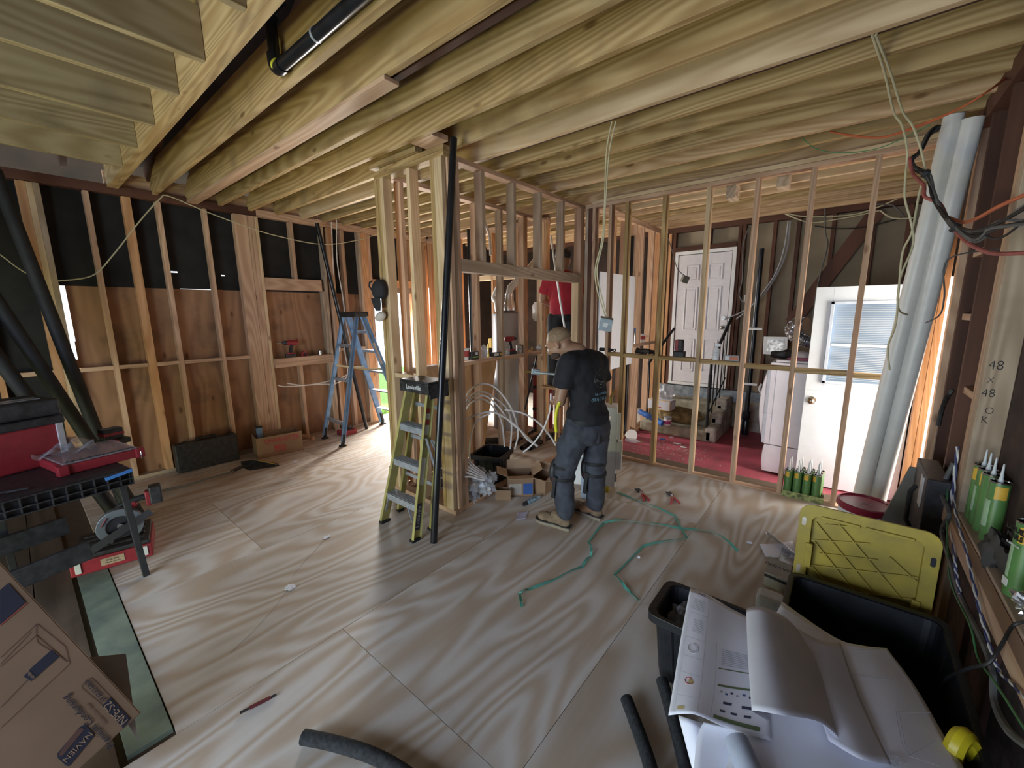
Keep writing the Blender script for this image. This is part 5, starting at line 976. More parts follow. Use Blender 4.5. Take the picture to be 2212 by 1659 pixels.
# caulk tubes on the floor
def caulk(r=.031, h=.235, noz=.11):
    t = root('adhesive_tube', (0,0,0), label='x', cat='adhesive tube')
    emit('tube_body', G().lathe([(r,0),(r,h),(r*.97,h+.003),(r*.9,h-.003),(.012,h-.002),(.0,h)], n=22), M_canG, t, local=True, smooth=True)
    emit('yellow_band', G().add([((r+.0006)*math.cos(a), (r+.0006)*math.sin(a), z) for z in (h*.74,h*.95) for a in [-1.5-.1*k for k in range(13)]], [(k, k+1, 14+k, 13+k) for k in range(12)]), M_canY, t, local=True, solid=.0006)
    emit('pale_panel', G().add([((r+.0006)*math.cos(a), (r+.0006)*math.sin(a), z) for z in (h*.25,h*.70) for a in [-2.9-.1*k for k in range(11)]], [(k, k+1, 12+k, 11+k) for k in range(10)]), plain('pale_green_print', (.30,.44,.28), .5) if 'pale_green_print' not in bpy.data.materials else bpy.data.materials['pale_green_print'], t, local=True, solid=.0004)
    emit('metal_rim', G().lathe([(r+.001,h-.002),(r+.0015,h+.004),(r-.002,h+.004),(r-.003,h-.002)], n=22), M_chrome, t, local=True, smooth=True)
    if noz: emit('nozzle', G().lathe([(.010,h),(.009,h+.012),(.0065,h+.02),(.003,h+noz),(.0,h+noz)], n=12), M_noz, t, local=True, smooth=True)
    return t
proto = caulk(); FR = ['front row','middle row','back row']; first = True
ct = root('tube_tray', (-.155,4.56,-.02), label='low cardboard tray holding green adhesive tubes on the plate', cat='tray')
tx0, ty0 = -.29, 4.455
emit('tray_base', G().box(tx0-.035, tx0+.275, ty0-.035, ty0+.17, -.0, .004+.014), M_card, ct); emit('tray_side', G().box(tx0-.038, tx0+.278, ty0-.038, ty0-.035, 0, .06), plain('printed_tray_green', (.30,.34,.12), .6, var=.4, scale=40), ct); emit('tray_side', G().box(tx0+.275, tx0+.278, ty0-.035, ty0+.17, 0, .06), M_card, ct)
for r_ in range(3):
    for c_ in range(4):
        if (r_, c_) in ((2,0),): continue
        o = proto if first else dup(proto); first = False
        o.location = (tx0+c_*.072+.008*r_, ty0+r_*.066, .020); o.rotation_euler = (0,0,random.uniform(-.5,.6))
        o['label'] = 'green adhesive tube in the floor tray, %s, %s from the left' % (FR[r_], ords[c_]); o['group'] = 'green adhesive tubes in the floor tray'
# ---- on the right window sill
proto2 = caulk(.034, .285, .085); spots = ((.598,2.985),(.60,2.915),(.603,2.84),(.606,2.735))
for i, (x, y) in enumerate(spots):
    o = proto2 if i == 0 else dup(proto2); o.location = (x, y, .676); o.rotation_euler = (0,0,(-.2,.3,-2.0,.6)[i]); o['label'] = 'large green adhesive tube on the window sill, %s' % ('farthest, by the post','second from the post','third from the post with yellow label','nearest of the four with a pale panel')[i]; o['group'] = 'large adhesive tubes on the sill'
big = caulk(.036, .29, 0); big.location = (.590, 2.245, .676); big.rotation_euler = (0,0,.2); big['label'] = 'green adhesive tube with yellow lettering at the right edge of the picture'
text('tube_lettering', 'LIQUID\nNAILS', .026, M_inkblack, big, frame((-.0375,-.004,.245), (.15,-1,0), (0,0,1)), bold=.0012)
text('tube_lettering', 'SUBFLOOR', .012, M_label, big, frame((-.0375,-.004,.20), (.15,-1,0), (0,0,1)))
emit('barcode_panel', G().cb((-.036,.0,.05), (.002,.03,.03)), M_label, big, local=True)
for i in (1,2): pass
rg = emit('dark_rag', crumple((.585,2.49,.725), .075, 21, (.55,1.25,1.0), .45), plain('grey_rag', (.055,.048,.042), .95, bump=.5), smooth=True, label='dark grey rag crumpled on the sill between the tubes', cat='rag')
emit('foil_ball', crumple((.60,2.06,.735), .055, 23, (1,1,1), .5, 26, 18), M_silver, smooth=False, label='shiny crumpled foil ball on the sill at the right edge', cat='foil')
# handwriting on the post
JS = bpy.data.objects['window_jamb_stud']
for body, x, y, s_ in (('48', 2152,790,.066), ('X', 2140,822,.045), ('48', 2135,850,.060), ('O', 2137,888,.050), ('K', 2127,908,.055)):
    text('pencil_writing', body, s_, M_inkblack, JS, frame(pY(x,y,3.0475)-world_loc(JS), (1,0,0), (0,0,1)), sx=.8, bold=-.0008)
# cords at right
M_tw = plain('blue_white_rope', (.04,.05,.16), .6)
def rope(pts, lab):
    P = spline(pts, 10); t = root('twisted_cord', P[0], label=lab, cat='cord')
    for ph, m_ in ((0, M_tw), (PI, M_label)):
        q = [p+V(.0035*math.cos(i*1.0+ph), .0035*math.sin(i*1.0+ph), 0) for i, p in enumerate(P)]; emit('strand', G().tube(q, .0036, 6), m_, t, smooth=True)
rope([pX(2068,965,.53), pX(2058,1050,.53), pX(2052,1110,.52), pX(2062,1200,.50), pX(2066,1240,.50), pX(2075,1285,.50)], 'blue and white twisted cord hanging at the window post, left strand')
rope([pX(2070,965,.535), pX(2061,1060,.53), pX(2066,1115,.51), pX(2090,1200,.50), pX(2112,1300,.49), pX(2140,1400,.49), pX(2160,1450,.5), pX(2190,1480,.5), pX(2235,1530,.5)], 'blue and white twisted cord running down to the right edge')
cable([pX(2060,1000,.525), pX(2035,1060,.50), pX(2050,1110,.50), pX(2035,1150,.50), pX(2055,1220,.50), pX(2075,1290,.50), pX(2120,1380,.49), pX(2145,1450,.49), pX(2150,1520,.48), pX(2180,1580,.47), pX(2230,1620,.47)], .011, M_grey, 'dusty grey cord wandering down the right wall below the sill')
cable([pX(2048,1030,.52), pX(2046,1120,.50), pX(2052,1250,.49), pX(2095,1350,.48), pX(2112,1420,.48), pX(2150,1475,.47), pX(2230,1600,.46)], .0035, M_grn, 'thin green wire running down the right wall', name='wire', cat='wire')
cable([pX(2230,1342,.56), pX(2190,1350,.53), pX(2165,1390,.50), pX(2135,1432,.47), pX(2090,1445,.44), pX(2040,1470,.42), pX(2022,1520,.42), pX(2020,1560,.42)], .0055, M_blk, 'black cord looping off the sill toward the papers')
cable([pY(2026,920,3.42), pY(2036,880,3.45), pY(2048,855,3.50), pY(2058,842,3.50)], .012, M_blk, 'short bent black hose on the dark right wall studs', name='hose', cat='hose')
# ================================================================ TOTES, LID, PAPERS
def rect(x0, x1, y0, y1, z=0): return [V(x0,y0,z), V(x1,y0,z), V(x1,y1,z), V(x0,y1,z)]
tote('tote', rect(-.565,-.16,1.70,1.97,.36), rect(-.545,-.18,1.745,1.93), .36, 'near black tote with a bag inside, left of the papers')
tote('tote', rect(-.085,.44,1.50,2.33,.42), rect(-.05,.41,1.56,2.27), .42, 'large open black tote in front of the yellow lid')
emit('parts_bag', crumple(pz(1475,1340,.25), .075, 31, (.8,1.2,.9), .3), M_bag, smooth=True, label='milky plastic bag inside the near black tote', cat='bag')
emit('hose_ring', G().tube([pz(1452,1293,.24)+V(.035*math.cos(a), .035*math.sin(a), .01*math.sin(a)) for a in [2*PI*k/20 for k in range(18)]], .0035, 6), plain('teal_grey_tube', (.15,.25,.28), .4), label='thin ring of tubing inside the near black tote', cat='tubing')
ld = root('storage_lid', (.165,2.44,0), label='yellow ribbed tote lid standing upright behind the large black tote', cat='lid', rot=(-.04,0,0))
M_lid = plain('yellow_lid_plastic', (.40,.30,.04), .48, var=.12, scale=9, dirt=(.29,.225,.045))
def rrect(x0, x1, z0, z1, r, n=6):
    out = []
    for cx2, cz, a0 in ((x1-r,z1-r,0),(x0+r,z1-r,PI/2),(x0+r,z0+r,PI),(x1-r,z0+r,1.5*PI)):
        for k in range(n+1): a = a0+k*PI/2/n; out.append((cx2+r*math.cos(a), cz+r*math.sin(a)))
    return out
RL = Matrix.Rotation(PI/2, 4, 'X')
LX0, LX1, LZ1 = -.26, .26, .755
po_ = rrect(LX0, LX1, .005, LZ1, .06); pi_ = rrect(LX0+.055, LX1-.055, .06, LZ1-.055, .035)
g = G(); n = len(po_); 
vs = [(p[0], 0, p[1]) for p in po_]+[(p[0], 0, p[1]) for p in pi_]+[(p[0], .03, p[1]) for p in pi_]+[(p[0], .012, p[1]) for p in po_]+[(p[0], .036, p[1]) for p in pi_]
fs = [(i,(i+1)%n,n+(i+1)%n,n+i) for i in range(n)]+[(n+i,n+(i+1)%n,2*n+(i+1)%n,2*n+i) for i in range(n)]+[tuple(range(2*n,3*n))]+[(i,(i+1)%n,3*n+(i+1)%n,3*n+i) for i in range(n)]+[(3*n+i,3*n+(i+1)%n,4*n+(i+1)%n,4*n+i) for i in range(n)]+[tuple(range(5*n-1,4*n-1,-1))]
g.add(vs, fs); emit('lid_panel', g, M_lid, ld, local=True, bev=.003)
g = G()
def rib(x0, z0, x1, z1, w_=.007): g.bar((x0,.026,z0), (x1,.026,z1), .010, w_, (0,1,0)) if False else g.bar((x0,.024,z0), (x1,.024,z1), w_, .012, (0,1,0))
for a in ((-.19,.66,.19,.24), (-.19,.56,.16,.17), (-.10,.68,.18,.37), (-.20,.44,-.10,.33), (-.20,.42,.20,.52), (-.20,.56,.02,.62), (-.16,.50,.06,.55), (.02,.36,.20,.41), (.0,.30,.20,.34), (-.15,.66,-.02,.69), (-.19,.30,.10,.10), (.06,.28,.20,.31), (-.2,.12,.2,.22), (.10,.58,.20,.50)): rib(*a)
emit('stiffening_ribs', g, M_lid, ld, local=True, bev=.001)
for q in (((-.205,-.002,.06), (-.205,-.002,.36), .02, .03), ((-.205,-.002,.42), (-.205,-.002,.55), .02, .03), ((.205,-.002,.06), (.205,-.002,.42), .02, .03), ((-.17,-.002,.702), (-.02,-.002,.702), .02, .014), ((.0,-.002,.702), (.17,-.002,.702), .02, .014)):
    emit('locking_lip', G().bar(q[0], q[1], q[3], q[2], (0,1,0)), M_lid, ld, local=True, bev=.003)
for x, z in ((-.238,.66),(-.238,.40),(.238,.62),(.238,.32)): emit('lid_slot', G().add([(p[0],-.0015,p[1]) for p in rrect(x-.009,x+.009,z-.022,z+.022,.008,3)]+[(p[0],.0,p[1]) for p in rrect(x-.009,x+.009,z-.022,z+.022,.008,3)], [tuple(range(16)), tuple(range(31,15,-1))]+[(i,(i+1)%16,16+(i+1)%16,16+i) for i in range(16)]), M_blackm if x > 0 else M_plyfloor, ld, local=True)
# plan sheets
def surf(name, rows, mat, par=None, lab=None, cat='paper', nu=22, nv=22, th=.0009):
    """rows: control grid of world points, interpolated with splines"""
    R = [spline(r, 6) for r in rows]; cols_ = [spline([r[j] for r in R], 6) for j in range(len(R[0]))]
    g = G(); nu = len(cols_)-1; nv = len(cols_[0])-1
    g.grid(lambda u, v: cols_[int(round(u*nu))][int(round(v*nv))], nu, nv); return emit(name, g, mat, par, smooth=True, solid=th, label=lab, cat=cat), cols_, nu, nv
rows = [[pz(1690,1300,.44), pz(1800,1375,.45), pz(1860,1394,.45), pz(1915,1400,.43)],
        [pz(1640,1400,.445), pz(1790,1450,.455), pz(1900,1470,.455), pz(1975,1480,.42)],
        [pz(1600,1530,.45), pz(1770,1570,.46), pz(1920,1590,.455), pz(2040,1590,.42)],
        [pz(1560,1700,.45), pz(1760,1760,.46), pz(1950,1780,.455), pz(2130,1740,.42)]]
surf('plan_sheet', rows, M_pap, lab='big white plan sheet draped over the large tote, lowest at right')
_ps = bpy.data.objects['plan_sheet']
def dl(*pts, w_=.0016):
    g = G(); q = [pz(x, y, .463) for x, y in pts]
    for a, b in zip(q[:-1], q[1:]): g.bar(a, b, w_, .0006)
    emit('drawing_line', g, M_papink, _ps)
for pts in (((1935,1537),(1948,1605),(1963,1632)), ((1941,1537),(1955,1605),(1968,1632)), ((1935,1537),(2010,1540)), ((1963,1632),(2030,1655)), ((1963,1632),(1990,1618),(2020,1600)), ((1838,1405),(1900,1402)), ((1850,1458),(1935,1470))): dl(*pts)
text('plan_lettering', 'WORK\nAREA', .017, M_papink, _ps, frame(pz(1935,1642,.464)-world_loc(_ps), pz(1920,1645,.46)-pz(1950,1638,.46), pz(1935,1650,.46)-pz(1935,1635,.46)))
rowsB = [[pz(1491,1270,.455), pz(1530,1285,.475), pz(1580,1315,.46), pz(1640,1345,.45)],
        [pz(1474,1360,.455), pz(1520,1375,.485), pz(1580,1390,.462), pz(1650,1410,.455)],
        [pz(1458,1460,.460), pz(1510,1475,.492), pz(1580,1490,.465), pz(1660,1500,.458)],
        [pz(1444,1545,.46), pz(1500,1543,.50), pz(1570,1572,.47), pz(1665,1600,.462)]]
oB, cB, nuB, nvB = surf('plan_sheet', rowsB, M_pap, lab='plan sheet with printed notes and green bars, left edge hanging over the near tote')
def onB(u, v): 
    a = u*nuB; b = v*nvB; i = min(int(a), nuB-1); j = min(int(b), nvB-1); fa = a-i; fb_ = b-j
    p = (cB[i][j]*(1-fa)+cB[i+1][j]*fa)*(1-fb_)+(cB[i][j+1]*(1-fa)+cB[i+1][j+1]*fa)*fb_; return p+V(0,0,.0014)
def pr(u0, u1, v0, v1, mat, nm='printed_block', k=6):
    g = G(); g.grid(lambda a, b: onB(u0+(u1-u0)*a, v0+(v1-v0)*b), k, k); return emit(nm, g, mat, oB)
for (u0,u1,v0,v1,m_) in ((.53,.90,.905,.94,M_olive),(.53,.60,.905,.94,plain('dark_green_print',(.03,.09,.06),.7)),(.53,.90,.645,.66,M_olive),(.53,.90,.53,.537,M_olive),(.60,.68,.77,.79,M_navy),(.76,.84,.775,.795,M_navy)): pr(u0,u1,v0,v1,m_)
for k in range(9): pr(.56,.88,.40+.013*k,.403+.013*k,M_papink,'print_line')
for k in range(6): pr(.56+.05*k,.585+.05*k,.69+.012*(k%2),.705+.012*(k%2),(M_papink,M_blueink,M_navy)[k%3],'print_icon')
for k in range(3): pr(.58+.10*k,.63+.10*k,.84,.858,M_navy,'print_icon')
for k in range(7): pr(.12,.30,.10+.012*k,.1025+.012*k,M_papink,'print_line')
for k in range(8): pr(.18,.32,.24+.011*k,.2425+.011*k,M_papink,'print_line')
pr(.36,.363,.02,.97,M_papink,'print_line'); pr(.09,.0925,.03,.97,M_papink,'print_line'); pr(.50,.5025,.35,.97,M_papink,'print_line')
for v in (.20,.37,.50,.62,.80): pr(.09,.36,v,v+.0015,M_papink,'print_line')
g = G(); ring_ = [onB(.22+.065*math.cos(a), .44+.033*math.sin(a)) for a in [2*PI*k/24 for k in range(25)]]; g.tube(ring_, .0007, 4); ring_ = [onB(.22+.045*math.cos(a), .44+.023*math.sin(a)) for a in [2*PI*k/24 for k in range(25)]]; g.tube(ring_, .0005, 4); emit('round_stamp', g, M_papink, oB)
g = G(); g.tube([onB(.22+.05*math.cos(a), .675+.024*math.sin(a)) for a in [2*PI*k/20 for k in range(18)]], .0009, 4); emit('oval_logo', g, M_inkred, oB); pr(.215,.265,.66,.69,plain('pale_yellow_print', (.55,.45,.20), .7),'printed_seal'); pr(.13,.21,.90,.935,bpy.data.materials['pale_yellow_print'],'printed_seal')
text('sheet_number', 'U-1', .022, M_navy, oB, frame(onB(.24,.045)+V(0,0,.003)-world_loc(oB), onB(.2,.05)-onB(.3,.05), onB(.24,.0)*-1+onB(.24,-.0)+ (onB(.24,.1)-onB(.24,.0))))
rowsC = [[pz(1640,1360,.50), pz(1612,1318,.56), pz(1650,1312,.60), pz(1710,1345,.54), pz(1760,1420,.475)],
        [pz(1650,1450,.50), pz(1616,1420,.56), pz(1665,1420,.60), pz(1740,1440,.54), pz(1800,1500,.475)],
        [pz(1665,1560,.49), pz(1624,1535,.56), pz(1690,1545,.595), pz(1770,1560,.54), pz(1822,1605,.47)]]
surf('plan_sheet', rowsC, plain('paper_reverse', (.58,.58,.66), .75, var=.05, scale=4), lab='plan sheet rolled back to its blank side, on top at the middle')
rowsD = [[pz(1700,1345,.475), pz(1770,1383,.49), pz(1815,1388,.47)],
        [pz(1740,1460,.48), pz(1800,1500,.50), pz(1855,1500,.475)],
        [pz(1790,1600,.48), pz(1860,1640,.49), pz(1926,1652,.465)]]
surf('plan_sheet', rowsD, bpy.data.materials['paper_reverse'], lab='folded blank sheet peeking out right of the rolled plan sheet')
rowsE = [[pz(1520,1560,.44), pz(1650,1590,.445), pz(1800,1640,.43), pz(1950,1700,.42)],
        [pz(1505,1600,.425), pz(1640,1640,.43), pz(1800,1700,.42), pz(1950,1760,.41)],
        [pz(1490,1760,.40), pz(1640,1800,.41), pz(1800,1850,.41), pz(1950,1900,.40)]]
surf('plan_sheet', rowsE, M_pap, lab='plan sheets curling out at the bottom edge below the others')
emit('plan_sheet', surf.__defaults__ and (lambda: (lambda g: (g.grid(lambda u, v: pz(1465+60*u+30*v, 1545+115*v+20*u, .38-.05*v+.02*math.sin(3*u)), 8, 8), g)[1])(G()))(), M_pap, smooth=True, solid=.001, label='loose printed sheet slipping down between the foam sleeve and the stack', cat='paper')
emit('plan_roll', G().cyl(pz(1590,1600,.47), pz(1660,1760,.45), .035, n=24), plain('grey_blue_sleeve', (.36,.40,.50), .5), smooth=True, label='grey-blue rolled plan or sleeve under the sheets at the bottom edge', cat='roll')
yb = pX(2120,1630,.36)
emit('yellow_bucket_strap', G().tube(spline([pz(2050,1680,.30), pz(2060,1620,.42), pz(2085,1590,.45), pz(2110,1640,.36), pz(2140,1700,.28)], 6), .025, 8), plain('bright_yellow', (.62,.50,.02), .4), smooth=True, label='bright yellow folded plastic thing at the bottom right corner', cat='strap')
# red lidded bucket and grey case by the white pipes
bkt = root('bucket', (.225,3.72,0), label='bucket with dark red lid behind the yellow tote lid', cat='bucket')
emit('bucket_body', G().lathe([(.13,0),(.15,.34),(.0,.34)], n=28), M_white, bkt, local=True, smooth=True)
emit('red_lid', G().lathe([(.155,.32),(.162,.33),(.162,.365),(.15,.37),(.145,.358),(.0,.358)], n=32), plain('dark_red_lid', (.30,.02,.05), .3), bkt, local=True, smooth=True)
for k in range(3): emit('lid_mark', G().bar((-.02+.02*k,-.02,.36), (-.005+.02*k,-.0,.36), .004, .002), M_label, bkt, local=True)
gc = root('equipment_case', (.46,3.3,0), label='grey-sided dark case standing against the right wall beyond the lid', cat='case')
q = [pY(1965,1007,3.6), pY(1982,1010,3.6), pY(1955,1180,3.6), pY(1870,1180,3.6)]
emit('grey_panel', slab(G(), q, (0,-1,0), .02), plain('grey_board', (.22,.21,.20), .7), gc)
emit('case_body', G().box(.43,.53,3.12,3.56,.0,.80), M_gun, gc, bev=.01)
emit('latch_plate', G().box(.424,.432,3.20,3.28,.60,.78), M_label, gc, bev=.002); emit('carry_handle', G().tube([(-.05+.46-.46,-.02-.0,.70),(-.07,-.02,.66),(-.07,-.02,.48),(-.05,-.02,.44)], .012, 8), M_blackm, gc, local=True, smooth=True)
# ================================================================ BACK ROOM
st = root('concrete_steps', (-1.86, 6.5, -.1), label='old concrete steps climbing to the back door', cat='steps')
g = G()
for k, (y0, z1) in enumerate(((6.02,.06),(6.30,.20),(6.58,.34))): g.box(-2.36+.02*k, -1.33, y0, BY-.045, -.1 if k == 0 else z1-.16, z1)
emit('step_mass', g, plain('mossy_concrete', (.34,.31,.24), .9, var=.25, scale=8, bump=.5, dirt=(.17,.15,.09)), st, bev=.02)
emit('side_curb', G().box(-1.42,-1.27,6.02,BY-.045,-.1,.10).box(-1.42,-1.27,6.30,BY-.045,.10,.26).box(-1.42,-1.27,6.58,BY-.045,.26,.42), M_conc, st, bev=.025)
emit('brown_sack', crumple((-1.86,6.30,.16), .20, 77, (2.0,.75,.62), .18), plain('brown_batt', (.23,.155,.06), .9, var=.3, scale=12, bump=.4), smooth=True, label='large brown insulation roll slumped on the concrete steps', cat='insulation')
rl = root('handrail', (-1.40,6.3,0), label='black iron handrail at the right side of the steps', cat='handrail')
emit('newel_post', G().cyl((-1.42,6.12,.06), (-1.42,6.12,1.02), .018, n=10).cyl((-1.42,6.12,.45),(-1.42,6.12,.85),.025,n=10), M_blackm, rl)
emit('top_rail', G().tube([(-1.42,6.12,1.0),(-1.40,6.18,1.12),(-1.36,6.86,1.62)], .022, 8), M_blackm, rl)
for k in range(4): emit('baluster', G().cyl((-1.41+.012*k,6.30+.15*k,.26+.09*k), (-1.41+.012*k,6.30+.15*k,1.14+.12*k), .009, n=8), M_blackm, rl)
emit('bottom_rail', G().tube([(-1.42,6.2,.3),(-1.37,6.8,.72)], .010, 8), M_blackm, rl)
rl2 = root('handrail', (-2.30,6.2,0), label='black curved handrail post at the left side of the steps', cat='handrail')
emit('post', G().tube([(-2.30,6.15,.06),(-2.29,6.15,.7),(-2.31,6.15,.95),(-2.27,6.2,1.05),(-2.17,6.8,1.45)], [.012,.012,.024,.024,.020], 8), M_blackm, rl2)
cb2 = root('white_carton', (-2.05,6.22,.0), label='white carton with yellow edges resting on the brown roll', cat='carton', rot=(.0,0,-.1)); cb2.location = (-2.08,6.14,.265)
emit('carton_body', G().cb((0,0,.075), (.34,.20,.15)), plain('white_carton_board', (.60,.60,.66), .6, var=.02), cb2, local=True)
emit('yellow_edge', G().box(-.172,.172,-.102,-.100,.0,.006).box(-.172,.172,-.102,-.1,.144,.152).box(.165,.172,-.102,-.1,0,.15), M_canY, cb2, local=True); emit('red_print', G().box(-.02,.04,-.102,-.1,.03,.045), M_inkred, cb2, local=True)
emit('clear_bag', crumple((-2.04,6.20,.50), .11, 55, (1.0,.7,1.15), .25), M_bag, smooth=True, label='tall clear plastic bag standing behind the white carton', cat='bag')
emit('blue_roll', G().cyl((-2.38,6.05,.19), (-1.98,5.93,.09), .042, n=20), plain('blue_film', (.05,.17,.55), .35, var=.3, scale=5), smooth=True, label='blue wrapped roll leaning across the lowest step', cat='roll')
jr = root('paint_tub', (-1.93,5.99,.062), label='small white tub with pink label on the lowest step', cat='tub')
emit('tub_body', G().lathe([(.05,0),(.055,.10),(.0,.10)], n=20), M_white, jr, local=True, smooth=True); emit('grey_lid', G().lathe([(.057,.10),(.057,.125),(.0,.127)], n=20), M_papink, jr, local=True, smooth=True); emit('pink_label', G().lathe([(.0525,.03),(.0545,.07),(.054,.07)], n=20), plain('pink_label_print', (.5,.06,.25), .6), jr, local=True)
tr = root('tape_roll', (-2.28,5.50,-.04), label='white tub with blue patch tipped on the red floor', cat='tub', rot=(1.2,.2,.5))
emit('tub_body', G().lathe([(.07,-.07),(.08,.06),(.0,.06)], n=22), M_white, tr, local=True, smooth=True); emit('blue_patch', G().cb((.02,.075,.0), (.05,.01,.06)), M_blueink, tr, local=True)
emit('water_bottle', G().lathe([(.03,-.09),(.032,-.08),(.032,.06),(.012,.09),(.012,.11),(.0,.11)], n=16, m=Matrix.Translation((-2.2,5.35,-.066)) @ Matrix.Rotation(1.5,4,'Y')), M_bag, smooth=True, label='clear water bottle lying beside the tipped white tub', cat='bottle')
for i, (x, y, c) in enumerate(((1430,948,M_blueink),(1452,945,M_bag),(1462,958,M_white),(1476,966,M_white),(1383,955,M_card),(1500,955,M_papink))):
    emit('debris_scrap', crumple(pz(x,y,-.092), .03, 100+i, (1.3,.6,.25), .5), c, smooth=True, label='scrap on the red floor before the steps, %s' % ('blue one','clear one','white strip, left end','white strip, right end','tan one','grey one by the step corner')[i], cat='debris')
random.seed(5); g = G()
for k in range(420):
    x = random.gauss(-1.75,.34); y = random.gauss(5.35,.33)
    if x < -2.3 or x > -.9 or y < 4.6 or y > 5.98: continue
    s_ = random.uniform(.003,.011); g.cb((x,y,-.0985), (s_*1.8,s_,.003), Matrix.Translation((x,y,0)) @ Matrix.Rotation(random.uniform(0,3),4,'Z') @ Matrix.Translation((-x,-y,0)))
emit('wood_chips', g, plain('pale_wood_chips', (.42,.34,.28), .9, var=.4), label='scattered wood chips and grit on the red floor', cat='debris', kind='stuff')
sp_ = root('soil_pipe', pY(1612, 900, 6.6), label='black vertical drain pipe with fittings between back door and washer', cat='pipe'); sx_ = sp_.location.x; sy_ = 6.6; sp_.location = (sx_, sy_, -.1)
emit('pipe_run', G().cyl((sx_,sy_,.0), (sx_,sy_,2.55), .032, n=18), M_abs, sp_, smooth=True)
emit('coupling', G().lathe([(.045,0),(.048,.01),(.048,.20),(.04,.22),(.055,.24),(.055,.34),(.035,.36)], (sx_,sy_,-.06), 20), M_abs, sp_, smooth=True)
emit('side_branch', G().cyl((sx_,sy_,.95), (sx_+.20,sy_,.96), .022, n=12), M_abs, sp_, smooth=True)
for z in (.68, 1.46): emit('white_bracket', G().box(sx_-.06,sx_+.10,sy_-.05,sy_-.035,z,z+.03), M_white, sp_)
emit('outlet_box', G().cb((-1.20,6.965,1.90), (.07,.05,.10)), M_label, bev=.004, label='pale outlet box on the stud right of the back door', cat='outlet')
emit('wall_pipe', G().cyl((-2.425,5.60,-.06),(-2.425,5.60,2.75), .028, n=16), M_abs, smooth=True, label='black pipe rising inside the stud wall behind the drywall sheet', cat='pipe')
# washer
wa = root('washing_machine', (-.47,5.42,-.1), label='tall white front-load washer on its pedestal, seen from the side', cat='washing machine')
M_wash = plain('washer_white', (.60,.56,.60), .35, var=.02)
def sidebody(z0, z1, x_f, nm, bulge=.05, n=14):
    P = [(x_f - bulge*max(0,math.sin(PI*k/n))**.8 if 0 < k < n else x_f, z0+(z1-z0)*k/n) for k in range(n+1)]
    poly = [(-.10, z0)]+P+[(-.10, z1)]; m = len(poly)
    return emit(nm, G().add([(p[0], 5.22, p[1]) for p in poly]+[(p[0], 5.85, p[1]) for p in poly], [tuple(range(m)), tuple(range(2*m-1,m-1,-1))]+[(i,(i+1)%m,m+(i+1)%m,m+i) for i in range(m)]), M_wash, wa, bev=.006)
sidebody(-.07, .24, -.60, 'pedestal', .015); sidebody(.247, 1.17, -.61, 'washer_cabinet', .075); emit('top_deck', G().box(-.57,-.10,5.23,5.84,1.172,1.20), M_wash, wa, bev=.01)
emit('door_seam', G().box(-.63,-.60,5.217,5.220,.26,1.1).box(-.55,-.548,5.217,5.22,.26,1.12).box(-.66,-.55,5.217,5.22,.60,.604), M_papink, wa)
emit('foot', G().cyl((-.55,5.30,-.1),(-.55,5.30,-.06),.02,n=10), M_blackm, wa); emit('foot', G().cyl((-.2,5.30,-.1),(-.2,5.30,-.06),.02,n=10), M_blackm, wa)
emit('door_handle', G().tube(spline([(-.70,5.4,.78),(-.72,5.38,.84),(-.70,5.36,.90)], 4), .012, 8), M_label, wa, smooth=True)
emit('dark_clothes', crumple((-.46,5.42,1.245), .09, 61, (1.7,1,.5), .4), M_gun, smooth=True, label='dark crumpled cloth on top of the washer', cat='clothes')
hh = root('straw_hat', (-.35,5.34,1.203), label='pink and white brimmed hat on top of the washer', cat='hat')
emit('hat_brim', G().lathe([(.0,0),(.14,.004),(.13,.012),(.07,.03)], n=28), plain('pink_cloth', (.55,.20,.32), .8), hh, local=True, smooth=True); emit('hat_crown', G().lathe([(.075,.02),(.07,.06),(.045,.085),(.0,.092)], n=24), plain('pale_cloth', (.62,.55,.58), .8), hh, local=True, smooth=True)
g = G(); P = [pY(1762,742,5.9), pY(1745,738,5.9), pY(1722,728,5.88), pY(1712,712,5.85), pY(1725,700,5.8), pY(1742,700,5.75)]
P = spline(P, 14); rr_ = [.075+.008*math.sin(i*2.6) for i in range(len(P))]; g.tube(P, rr_, 20); emit('flexible_duct', g, M_silver, smooth=True, label='shiny flexible dryer duct curling behind the washer', cat='duct')
fr = root('wrapped_panel', pY(1672,746,6.4), label='white framed panel wrapped in crinkled plastic above the washer', cat='panel')
q = [pY(1648,765,6.4), pY(1700,767,6.4), pY(1702,728,6.4), pY(1650,727,6.4)]; emit('panel_frame', slab(G(), q, (0,1,0), .03), M_white, fr, bev=.003)
c4 = sum(q, V(0,0,0))/4; q2 = [c4+(p-c4)*.68+V(0,-.003,0) for p in q]; emit('plastic_wrap', slab(G(), q2, (0,1,0), .004), plain('crinkled_film', (.38,.33,.31), .25, var=.6, scale=25, metal=.3), fr)
for i in range(5):
    a = pY(1930+5*i, 620, 5.3+.05*i); emit('board_offcut', G().bar((.40+.012*i,5.5+.06*i,.0), (.52+.02*i,6.1+.03*i,2.05+.06*(i%3)), .12, .018, (1,0,0)), (M_plywall, M_plynew)[i % 2], label='long board leaning in the back right corner, %s from the left' % ords[i], cat='board', group='boards leaning behind the white door')
